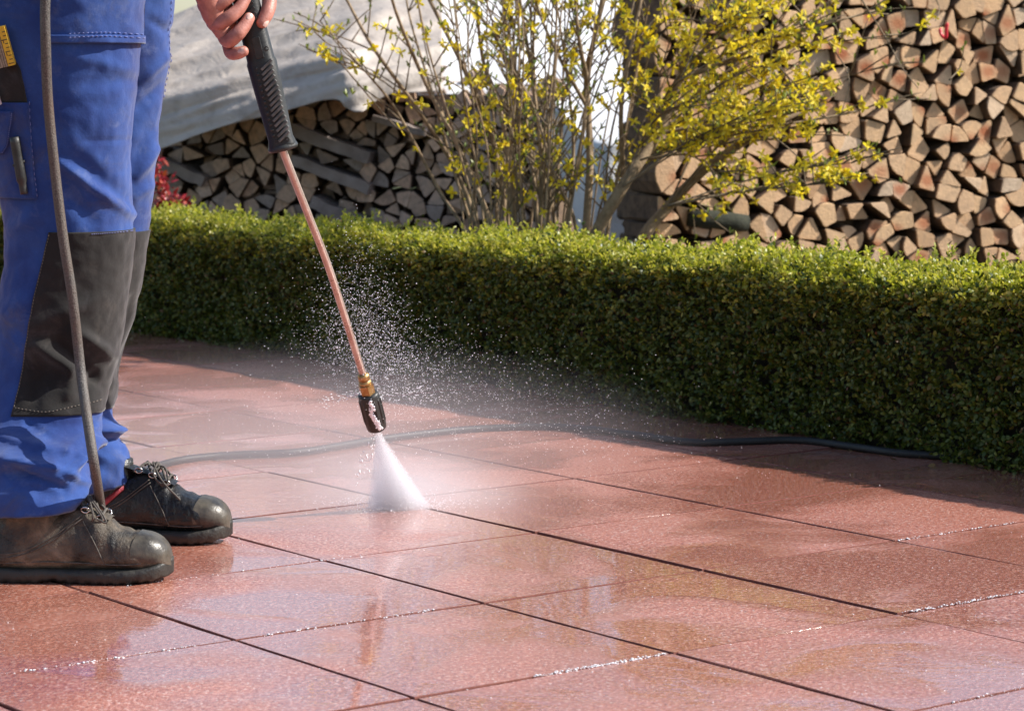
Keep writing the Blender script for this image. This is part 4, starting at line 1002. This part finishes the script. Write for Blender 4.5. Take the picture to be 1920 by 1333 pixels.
    lc.add(*ball(lp_(.182, -.004, .016), .008, 8)); o = lc.build('lace', M['lace']); o.parent = root
    # stitched seam along the side
    sm_ = MB()
    def side_pt(x, z, off=.0012):
        w = float(np.interp(x, [a[0] for a in sec], [a[1] for a in sec])); h = float(np.interp(x, [a[0] for a in sec], [a[2] for a in sec]))
        t = max(-1, min(1, ((z-.020)/(h-.020)-.5)*2)); s_n = math.copysign(abs(t)**(1/.85), t); c = math.sqrt(max(0, 1-s_n*s_n))
        y = w*c**.72*(1-.40*max(0, (z-.05)/max(h, .06))*(1 if x < .24 else .45))
        return F @ Vector((x, -y-off+curve(x), z))
    for pth in ([(.01, .050), (.04, .048), (.08, .058), (.12, .078), (.155, .104), (.175, .118)], [(.01, .056), (.04, .054), (.08, .064), (.12, .084), (.155, .110), (.172, .123)],
                [(.175, .112), (.19, .088), (.205, .060), (.215, .036)], [(.03, .036), (.10, .040), (.17, .038), (.24, .036), (.28, .038)]):
        sm_.add(*tube([side_pt(*a) for a in smooth_path(pth, 5)], .0012, 5))
    o = sm_.build('seam', M['lace']); o.parent = root
    if redtrim:
        rv = []
        for i, (x, z) in enumerate([(.070, .066), (.088, .080), (.106, .096), (.122, .110)]):
            w = float(np.interp(x, [s_[0] for s_ in sec], [s_[1] for s_ in sec]))
            for dz in (-.0065, .0065): rv.append(side_pt(x, z+dz, .0025))
        o = mesh_obj('red_trim', rv, [(i*2, i*2+2, i*2+3, i*2+1) for i in range(3)], M['red']); md = o.modifiers.new('t', 'SOLIDIFY'); md.thickness = .006; md.offset = 0; o.parent = root
    tag(root, label); return root
hn = G(-30, 1062); b1_ = boot(Vector((P(-18, 1000, 4.77).x, 4.77, 0)), R(-3), M['dusty'], M['cap'], -1, 'dusty scuffed work boot nearer the camera')
b2_ = boot(Vector((P(128, 1000, 5.2).x, 5.20, 0)), R(-6), M['leather'], M['cap'], 1, 'blacker work boot with red trim, farther from the camera', True)

# tools in the pockets (things of their own)
ru_ = empty('folding_ruler'); tag(ru_, 'yellow folding ruler standing in the thigh pocket of the blue trousers', 'ruler')
mb = MB(); a0, a1 = near.at(40, 122, .012), near.at(24, 50, .018)
dv = (a1-a0).normalized(); sd = Vector((1, 0, 0)); sd = (sd-dv*sd.dot(dv)).normalized(); fr = sd.cross(dv).normalized(); fr = fr if fr.y < 0 else -fr
def slab(p0, p1, wx, th, off): 
    r_ = Matrix((sd, fr, dv)).transposed(); return box((p0+p1)/2+sd*off, wx, th, (p1-p0).length, r_)
pl((lambda b: b)(slab(a0, a1, .0115, .016, 0)), 'rule_leaf', M['rule_y'], ru_, False)
for k in range(4): pl(slab(a0-dv*.0, a1-dv*(.002+.001*k), .0032, .015, -.0085-.0042*k), 'rule_leaf', M['rule_b'], ru_, False)
mb = MB()
for k in range(9):
    t = .06+k*.1; c = a0.lerp(a1, t)+fr*.0083; w = .006 if k % 3 else .0095
    mb.add(*box(c+sd*(.0055-w/2), w, .0006, .0013, Matrix((sd, fr, dv)).transposed()))
tag(mb.build('tick_mark', M['ink'], ru_, False), kind='stuff')
for t, seg in ((.30, '1'), (.62, '7')):
    c = a0.lerp(a1, t)+fr*.0084-sd*.0025; rm_ = Matrix((sd, fr, dv)).transposed(); mb = MB(); mb.add(*box(c, .0011, .0006, .006, rm_))
    if seg == '7': mb.add(*box(c+dv*.003-sd*.0015, .004, .0006, .0011, rm_))
    mb.build('numeral', M['ink'], ru_, False)
pen = empty('pen'); tag(pen, 'silver pen clipped in the cargo pocket below the folding ruler', 'pen')
p0, p1 = near.at(19, 196, .016), near.at(4, 140, .020)
pl(tube([p0, p0.lerp(p1, .7), p0.lerp(p1, .72), p1], [.0052, .0052, .0048, .0042], 12), 'barrel', M['white_p'], pen)
pl(tube([p1+fr*.006, p0.lerp(p1, .4)+fr*.007], [.0014, .0014], 6), 'clip', M['steel'], pen)
kn = empty('cutter_knife'); tag(kn, 'black cutter knife handle pushed into the slot of the cargo pocket', 'knife')
k0, k1 = near.at(62, 362, .016), near.at(46, 256, .017)
pl(tube([Vector(a) for a in smooth_path([k0, k0.lerp(k1, .3), k0.lerp(k1, .55), k1], 5)], [.007]*4+[.0095]*6+[.009]*6, 10), 'handle', M['plastic'], kn)
pl(tube([k0.lerp(k1, .52)-sd*.011, k0.lerp(k1, .56)+sd*.011], [.003, .003], 6), 'guard', M['plastic'], kn)

# ------------------------------------------------------------------ pressure washer gun and lance
gun = empty('spray_lance', tuple(HAX0)); tag(gun, 'pressure washer lance with black ribbed grip, copper tube and black nozzle', 'spray lance')
GI = Matrix.Translation(-HAX0)
def gp(o): o.parent = gun; o.matrix_parent_inverse = GI; return o
ex_ = Vector((1, 0, 0)); ex_ = (ex_-hax*ex_.dot(hax)).normalized(); ey_ = ex_.cross(hax).normalized(); ey_ = ey_ if ey_.y < 0 else -ey_   # right; towards the camera
def grip(levels, n=36, e=.7):
    v, f = [], []
    for t, rx, ry in levels:
        for k in range(n):
            a = 2*math.pi*k/n; c, s = math.cos(a), math.sin(a)
            v.append(HAX0+hax*t+ex_*rx*math.copysign(abs(c)**e, c)+ey_*ry*math.copysign(abs(s)**e, s))
    for j in range(len(levels)-1):
        for k in range(n): f.append((j*n+k, j*n+(k+1) % n, (j+1)*n+(k+1) % n, (j+1)*n+k))
    f += [tuple(range(n))[::-1], tuple(range((len(levels)-1)*n, len(levels)*n))]; return v, f
gl = [(a, b*1.1, c*1.06) for a, b, c in [(.000, .010, .010), (.001, .022, .022), (.004, .0240, .024), (.010, .0238, .0238), (.020, .0215, .0225), (.12, .0245, .0235), (.165, .0255, .024), (.172, .0235, .022), (.30, .022, .021), (.42, .020, .020), (.60, .019, .020), (.64, .012, .012)]]
o = gp(mesh_obj('grip', *grip(gl), M['gripp']))
md = o.modifiers.new('b', 'BEVEL'); md.width = .0015; md.segments = 2; md.limit_method = 'ANGLE'
o = gp(mesh_obj('grip_flange', *grip([(-.004, .020, .020), (-.003, .0275, .0275), (.002, .0292, .0292), (.006, .0280, .0280), (.012, .0245, .0240)], e=1.0), M['plastic']))
pr = Matrix((ex_, ey_, hax)).transposed()
for k in range(15):                                  # diagonal ribs in a lit brown, slot shade coloured into the grip between
    t = .024+k*.0098; c = HAX0+hax*t+ex_*(.0098+.0010*math.sin(k))+ey_*(.0262)
    rot = pr @ Matrix.Rotation(R(-32), 3, 'Y')
    bx_ = box((0, 0, 0), .0275, .0105, .0052); vv = [c+rot @ (Vector((v_.x, v_.y-(.22*(v_.x/.0118)**2*.0), v_.z)))-ey_*(max(0, v_.x)*.30) for v_ in bx_[0]]
    o = gp(mesh_obj('rib', vv, bx_[1], M['rib'], None, False)); md = o.modifiers.new('b', 'BEVEL'); md.width = .0010; md.segments = 2
for k in range(13):
    t = .030+k*.0107; c = HAX0+hax*t-ex_*.0095+ey_*.0242; gp(mesh_obj('stud', *ball(c, .0036, 10, 1, .7, 1), M['plastic']))
for k, (x, t) in enumerate(((-.006, .017), (.0135, .017), (.0165, .19), (.0150, .30))):
    c = HAX0+hax*t+ex_*x*1.1+ey_*.0236; ring = [c+(ex_*math.cos(a)+hax*math.sin(a))*.0034 for a in np.linspace(0, 2*math.pi, 11)]
    gp(mesh_obj('screw', *tube(ring, .0012, 6), M['plastic']))
mbx = box(HAX0+hax*.195+ex_*.002+ey_*.0232, .016, .004, .04, pr); o = gp(mesh_obj('switch', *mbx, M['plastic'], None, False)); md = o.modifiers.new('b', 'BEVEL'); md.width = .001; md.segments = 2
for k in range(5):
    t = .245+k*.0095; c = HAX0+hax*t+ex_*.006+ey_*.0232; bx_ = box((0, 0, 0), .020, .006, .0042); rot = pr @ Matrix.Rotation(R(-32), 3, 'Y')
    gp(mesh_obj('rib', [c+rot @ v_ for v_ in bx_[0]], bx_[1], M['plastic'], None, False))
# trigger end above the frame
tp = HAX0+hax*.62; gp(mesh_obj('trigger_handle', *tube([Vector(a) for a in smooth_path([tp, tp+Vector((-.04, 0, .05)), tp+Vector((-.10, 0, .045)), tp+Vector((-.15, 0, -.01))], 6)], .019, 14), M['plastic']))
gp(mesh_obj('trigger', *tube([tp+Vector((-.05, 0, .02)), tp+Vector((-.09, 0, -.005)), tp+Vector((-.12, 0, -.03))], [.007, .006, .005], 8), M['plastic']))
# tube, fittings, nozzle
LY = [5.02, 5.02+.10, 5.02+.20, 5.30, 5.365, 5.395]
lance = [HAX0+hax*.03, P(531, 283, 5.075), P(575, 395, 5.15), P(613, 492, 5.23), P(646, 592, 5.31), P(668, 662, 5.36), P(681, 703, 5.39)]
gp(mesh_obj('lance_tube', *tube([Vector(a) for a in smooth_path(lance, 8)], .0075, 16), M['copper']))
n0, n1 = P(681, 703, 5.388), P(712, 822, 5.45); nd = (n1-n0); NL = nd.length; nd.normalize()
def turned(prof, n=24): return tube([n0+nd*t for t, _ in prof], [r_ for _, r_ in prof], n)
gp(mesh_obj('brass_collar', *turned([(-.004, .0095), (.0, .0118), (.010, .0122), (.0105, .0108), (.013, .0108), (.0135, .0125), (.022, .0125), (.0225, .009)]), M['brass']))
gp(mesh_obj('hex_nut', *turned([(.021, .012), (.022, .0160), (.044, .0160), (.046, .012)], 6), M['brass'], None, False))
o = gp(mesh_obj('nozzle', *turned([(.042, .013), (.0435, .0192), (.047, .0212), (.060, .0215), (.098, .0212), (.120, .0210), (.127, .0198), (.130, .0165), (.1305, .012), (.122, .010), (.120, .003)], 32), M['plastic']))
sx2 = Vector((1, 0, 0)); sx2 = (sx2-nd*sx2.dot(nd)).normalized(); sy2 = nd.cross(sx2); sy2 = sy2 if sy2.y < 0 else -sy2
for k in range(12):                                  # grip flutes on the nozzle
    a = 2*math.pi*k/12; dvv = sx2*math.cos(a)+sy2*math.sin(a)
    gp(mesh_obj('flute', *tube([n0+nd*.054+dvv*.0205, n0+nd*.060+dvv*.0213, n0+nd*.108+dvv*.0210, n0+nd*.116+dvv*.0200], [.001, .0022, .0022, .001], 6), M['plastic']))
TIP = n0+nd*.123

# ------------------------------------------------------------------ hose
hr = .0092
hang = [HAX0+hax*.66+Vector((-.16, -.0, .0)), P(150, -330, 4.74), P(95, -180, 4.72), P(85, 0, 4.735), P(86, 90, 4.745), P(90, 190, 4.765), P(103, 320, 4.775), P(119, 450, 4.78), P(136, 560, 4.785), P(152, 700, 4.79), P(166, 800, 4.715), P(178, 880, 4.695), P(188, 945, 4.80), Vector((P(196, 1000, 4.985).x, 4.99, .035)), Vector((-.79, 5.06, hr)), Vector((-.90, 5.10, hr)), Vector((-1.02, 5.22, hr)), Vector((-1.06, 5.5, hr)), Vector((-1.0, 5.78, hr))]
grd = [(235, 893), (262, 884), (330, 864), (390, 856), (450, 852), (560, 847), (640, 835), (720, 822), (850, 807), (950, 801), (1040, 800), (1120, 806), (1200, 816), (1300, 829), (1400, 827), (1500, 825), (1600, 837), (1680, 848), (1750, 853), (1830, 858), (1920, 864)]
gpts = [G(x, y, hr) for x, y in grd]
hose = empty('hose', tuple(gpts[3])); tag(hose, 'black pressure hose hanging past the trousers and snaking over the wet paving to the hedge', 'hose')
o = mesh_obj('hanging_hose', *tube([Vector(a) for a in smooth_path(hang, 10)], [hr*.98]*((len(hang)-1)*10+1), 14), M['braid']); o.parent = hose; o.matrix_parent_inverse = Matrix.Translation(-gpts[3])
end = [Vector(hang[-1])]+gpts
o = mesh_obj('ground_hose', *tube([Vector(a) for a in smooth_path(end, 10)], hr, 14), M['hose']); o.parent = hose; o.matrix_parent_inverse = Matrix.Translation(-gpts[3])

# ------------------------------------------------------------------ water: jet, mist, drops
def volume(name, density_fn, color=(1, 1, 1), aniso=0.0):
    m = Mat(name); m.t.nodes.remove(m.b); pv = m.n('ShaderNodeVolumePrincipled'); pv.inputs['Color'].default_value = (*color, 1); pv.inputs['Anisotropy'].default_value = aniso
    tc = m.n('ShaderNodeTexCoord'); m.l(density_fn(m, tc.outputs['Object']), pv.inputs['Density']); m.l(pv.outputs[0], m.out.inputs['Volume']); return m.m
GC = G(745, 953)
def jet_density(m, co):
    sp = m.n('ShaderNodeSeparateXYZ'); m.l(co, sp.inputs[0]); z = m.math('MAXIMUM', sp.outputs[2], .03)
    rx = m.math('DIVIDE', sp.outputs[0], z); ry = m.math('DIVIDE', sp.outputs[1], z)
    r2 = m.math('ADD', m.math('MULTIPLY', rx, rx), m.math('MULTIPLY', ry, ry))
    fall = m.math('MAXIMUM', m.math('SUBTRACT', 1.0, r2), 0.0); fall = m.math('POWER', fall, .7)
    mp = m.n('ShaderNodeCombineXYZ'); m.l(m.math('MULTIPLY', rx, 1.0), mp.inputs[0]); m.l(ry, mp.inputs[1]); m.l(m.math('MULTIPLY', sp.outputs[2], .45), mp.inputs[2])
    nz = m.noise(mp.outputs[0], 7, 4, .7); nz = m.math('MAXIMUM', m.math('SUBTRACT', m.math('MULTIPLY', nz, 6.0), 2.1), .10)
    near_tip = m.math('ADD', m.math('DIVIDE', 62.0, m.math('ADD', z, .22)), m.math('MULTIPLY', m.math('POWER', z, 5.0), 90.0))
    return m.math('MULTIPLY', m.math('MULTIPLY', fall, near_tip), nz)
jd = (GC-TIP); JL = jd.length+.012; jd.normalize()
jv, jf = [], []; nseg = 40
for i in range(13):
    z = .015+(1-.015)*i/12
    for k in range(nseg): a = 2*math.pi*k/nseg; jv.append((z*math.cos(a), z*math.sin(a), z))
for i in range(12):
    for k in range(nseg): jf.append((i*nseg+k, i*nseg+(k+1) % nseg, (i+1)*nseg+(k+1) % nseg, (i+1)*nseg+k))
jf += [tuple(range(nseg))[::-1], tuple(range(12*nseg, 13*nseg))]
jet = mesh_obj('water_jet', jv, jf, volume('spray_volume', jet_density, (.97, .97, 1.0)))
jx = Vector((1, 0, 0)); jx = (jx-jd*jx.dot(jd)).normalized(); jy = jd.cross(jx)
JM = Matrix((jx*.072, jy*.034, jd*JL)).transposed().to_4x4(); JM.translation = TIP; jet.matrix_world = JM
tag(jet, 'white fan of water jetting from the nozzle onto the paving', 'water jet', None, 'stuff')
def puff(strength, pw=2.0, nscale=2.5, namp=1.2):
    def fn(m, co):
        ln = m.n('ShaderNodeVectorMath', operation='LENGTH'); m.l(co, ln.inputs[0])
        fall = m.math('POWER', m.math('MAXIMUM', m.math('SUBTRACT', 1.0, ln.outputs['Value']), 0.0), pw)
        nz = m.math('MAXIMUM', m.math('ADD', m.math('MULTIPLY', m.noise(co, nscale, 4, .6, .3), namp), .5-namp*.5+.2), 0.0)
        return m.math('MULTIPLY', m.math('MULTIPLY', fall, nz), strength)
    return fn
def puff_obj(c, sx, sy, sz, strength, label, pw=1.6):
    o = mesh_obj('mist', *ball((0, 0, 0), 1, 24), volume('mist_volume', puff(strength, pw), (.96, .96, 1.0)))
    o.location = c; o.scale = (sx, sy, sz); tag(o, label, 'mist', None, 'stuff'); return o
puff_obj(Vector((-.22, 5.60, .0)), .32, .24, .15, 9.0, 'dense pale spray rolling off the spot where the jet lands')
puff_obj(Vector((-.45, 6.05, .04)), .98, .85, .27, 1.2, 'thin mist drifting low over the wet paving around the lance')
# drops
ico = bmesh.new(); bmesh.ops.create_icosphere(ico, subdivisions=1, radius=1); iv = np.array([v_.co[:] for v_ in ico.verts]); it = np.array([[v_.index for v_ in f_.verts] for f_ in ico.faces]); ico.free()
def drops(name, C, rad, mat, label, stretch=None):
    n = len(C); s = np.ones((n, 1, 3)) if stretch is None else stretch[:, None, :]
    v = (iv[None]*s*rad[:, None, None]+C[:, None, :]).reshape(-1, 3); f = (it[None]+np.arange(n)[:, None, None]*len(iv)).reshape(-1, 3)
    o = np_mesh(name, v, f, mat, None, True); return tag(o, label, 'water', None, 'stuff')
C = []; rad = []
def cluster(n, px, py, sx, sy, Y, sY, rmin, rmax, slope=0.0):
    for k in range(n):
        x = rng.normal(px, sx); y = rng.normal(py, sy)+slope*(x-px); p = P(x, y, rng.normal(Y, sY))
        if p.z < .004: continue
        C.append(tuple(p)); rad.append(rmin*(rmax/rmin)**rng.random()**1.6)
cluster(2850, 690, 610, 42, 75, 5.55, .12, .00028, .0008, .6)
cluster(2700, 740, 690, 65, 50, 5.6, .14, .00028, .0008, .25)
cluster(1800, 900, 730, 150, 50, 5.8, .2, .00028, .0008, .25)
cluster(900, 640, 780, 200, 60, 5.8, .2, .00028, .0008)
cluster(675, 1050, 800, 230, 60, 5.8, .2, .00028, .0008, .2)
cluster(900, 635, 640, 50, 55, 5.5, .12, .00028, .0008)
cluster(900, 750, 946, 55, 8, 5.57, .03, .0004, .0011)
cluster(240, 840, 935, 60, 14, 5.6, .05, .00028, .0008)
JC, JR, JS = [], [], []
for k in range(1500):
    a = rng.random()*2*math.pi; rr_ = math.sqrt(rng.random()); z = rng.random()**.6; p = JM @ Vector((rr_*z*math.cos(a), rr_*z*math.sin(a), z))
    if p.z > .003: JC.append(tuple(p)); JR.append(.0003+.0006*rng.random()**2); JS.append((.8+.5*rr_*math.cos(a), .8, 2.4))
for k in range(700):
    a = rng.random()*2*math.pi; d_ = .045+rng.exponential(.05); p = GC+Vector((d_*math.cos(a)*1.3, d_*math.sin(a)*.9, abs(rng.normal(0, .010))+.002)); JC.append(tuple(p)); JR.append(.0004+.0008*rng.random()**2); JS.append((1.7, 1.2, .7))
C = np.array(C); rad = np.array(rad)
st_ = np.stack([1+.9*rng.random(len(C)), np.ones(len(C)), .6+1.2*rng.random(len(C))], 1)
drops('spray_drops', C, rad, M['drop'], 'cloud of fine bright water drops thrown up around the lance', st_)
drops('jet_drops', np.array(JC), np.array(JR), M['drop'], 'coarse drops in the jet and bursting off the paving where it lands', np.array(JS))
# splashes: streams leaking from the nozzle joint and foam on the nozzle
SC, SR, SS = [], [], []
for k in range(110):
    t = rng.random(); x = 678-75*t if k % 2 else 702+110*t; y = 742+(20*t-6 if k % 2 else -14*t+8*t*t)+rng.normal(0, 2.5+7*t); SC.append(tuple(P(x, y, 5.41+rng.normal(0, .015)))); SR.append(.0010+.0008*rng.random()); SS.append((1.8, 1, .7))
for k in range(42):
    t = rng.random(); SC.append(tuple(P(703-30*t+rng.normal(0, 6), 825+70*t+rng.normal(0, 10), 5.45+rng.normal(0, .012)))); SR.append(.0010+.0012*rng.random()); SS.append((.8, .8, 2.0))
drops('leaking_water', np.array(SC), np.array(SR), M['drop'], 'thin sprays of water leaking from the brass joint above the nozzle', np.array(SS))
FC, FR = [], []
fpath = smooth_path([(694, 746), (698, 760), (697, 775), (702, 790), (708, 800), (712, 812)], 12)
for k in range(260):
    a = fpath[rng.integers(0, len(fpath))]; p = P(a[0]+rng.normal(0, 2.2), a[1]+rng.normal(0, 2), 5.4)
    t = (p-n0).dot(nd); axp = n0+nd*t; off = (p-axp); s = off.dot(sx2); s = max(-.019, min(.019, s)); FC.append(tuple(axp+sx2*s+sy2*(math.sqrt(max(.0222**2-s*s, 1e-6))))); FR.append(.0010+.0016*rng.random())
drops('foam', np.array(FC), np.array(FR), M['drop'], 'white streak of foaming water running down the black nozzle')
# beads standing along the narrow joints
BC, BR, BS = [], [], []
for b, a0_, a1_, dens in [(1, -1.0, 0.9, .5), (1, 1.1, 1.8, .4), (2, 1.45, 1.98, 1.6), (2, 3.02, 4.2, .9), (0, 1.1, 2.2, .12), (3, 2.2, 3.4, .25), (1, 4.0, 4.7, .4)]:
    for k in range(int((a1_-a0_)*330*dens)):
        a = rng.uniform(a0_, a1_); p = tilept(a, b+rng.normal(0, .009)); BC.append((p.x, p.y, .0006+.0008*rng.random())); BR.append(.0004+.0014*rng.random()**2.5); BS.append((1.5, 1.5, .6))
for k in range(260):
    p = G(rng.uniform(-20, 1940), rng.uniform(930, 1340)); BC.append((p.x, p.y, .0006)); BR.append(.0004+.0007*rng.random()); BS.append((1.4, 1.4, .6))
drops('water_beads', np.array(BC), np.array(BR), M['drop'], 'glinting beads of water standing along the paving joints', np.array(BS))
lb, ld_ = [], []
for k in range(150):
    s_k = rng.uniform(-4.5, 2.2); p = HEDGE_P0+BX*s_k+HN*(rng.exponential(.07)-.03)
    lb.append((p.x, p.y, .0035)); ld_.append((rng.normal(), rng.normal(), .12))
ld_ = np.array(ld_); ld_ /= np.linalg.norm(ld_, axis=1)[:, None]
v, f = leaves_on(np.array(lb), ld_, 1, .017, .009, .2, .002)
tag(np_mesh('leaf_litter', v, f, leaf_material('dry_leaf', [(0, (.10, .06, .025)), (.6, (.22, .15, .06)), (1, (.10, .12, .03))], .15, .6), None, True), 'small dry leaves fallen along the foot of the hedge', 'leaves', None, 'stuff')
print('LOGS', nR, nL, 'FLOWERS', len(spots), 'DROPS', len(C))
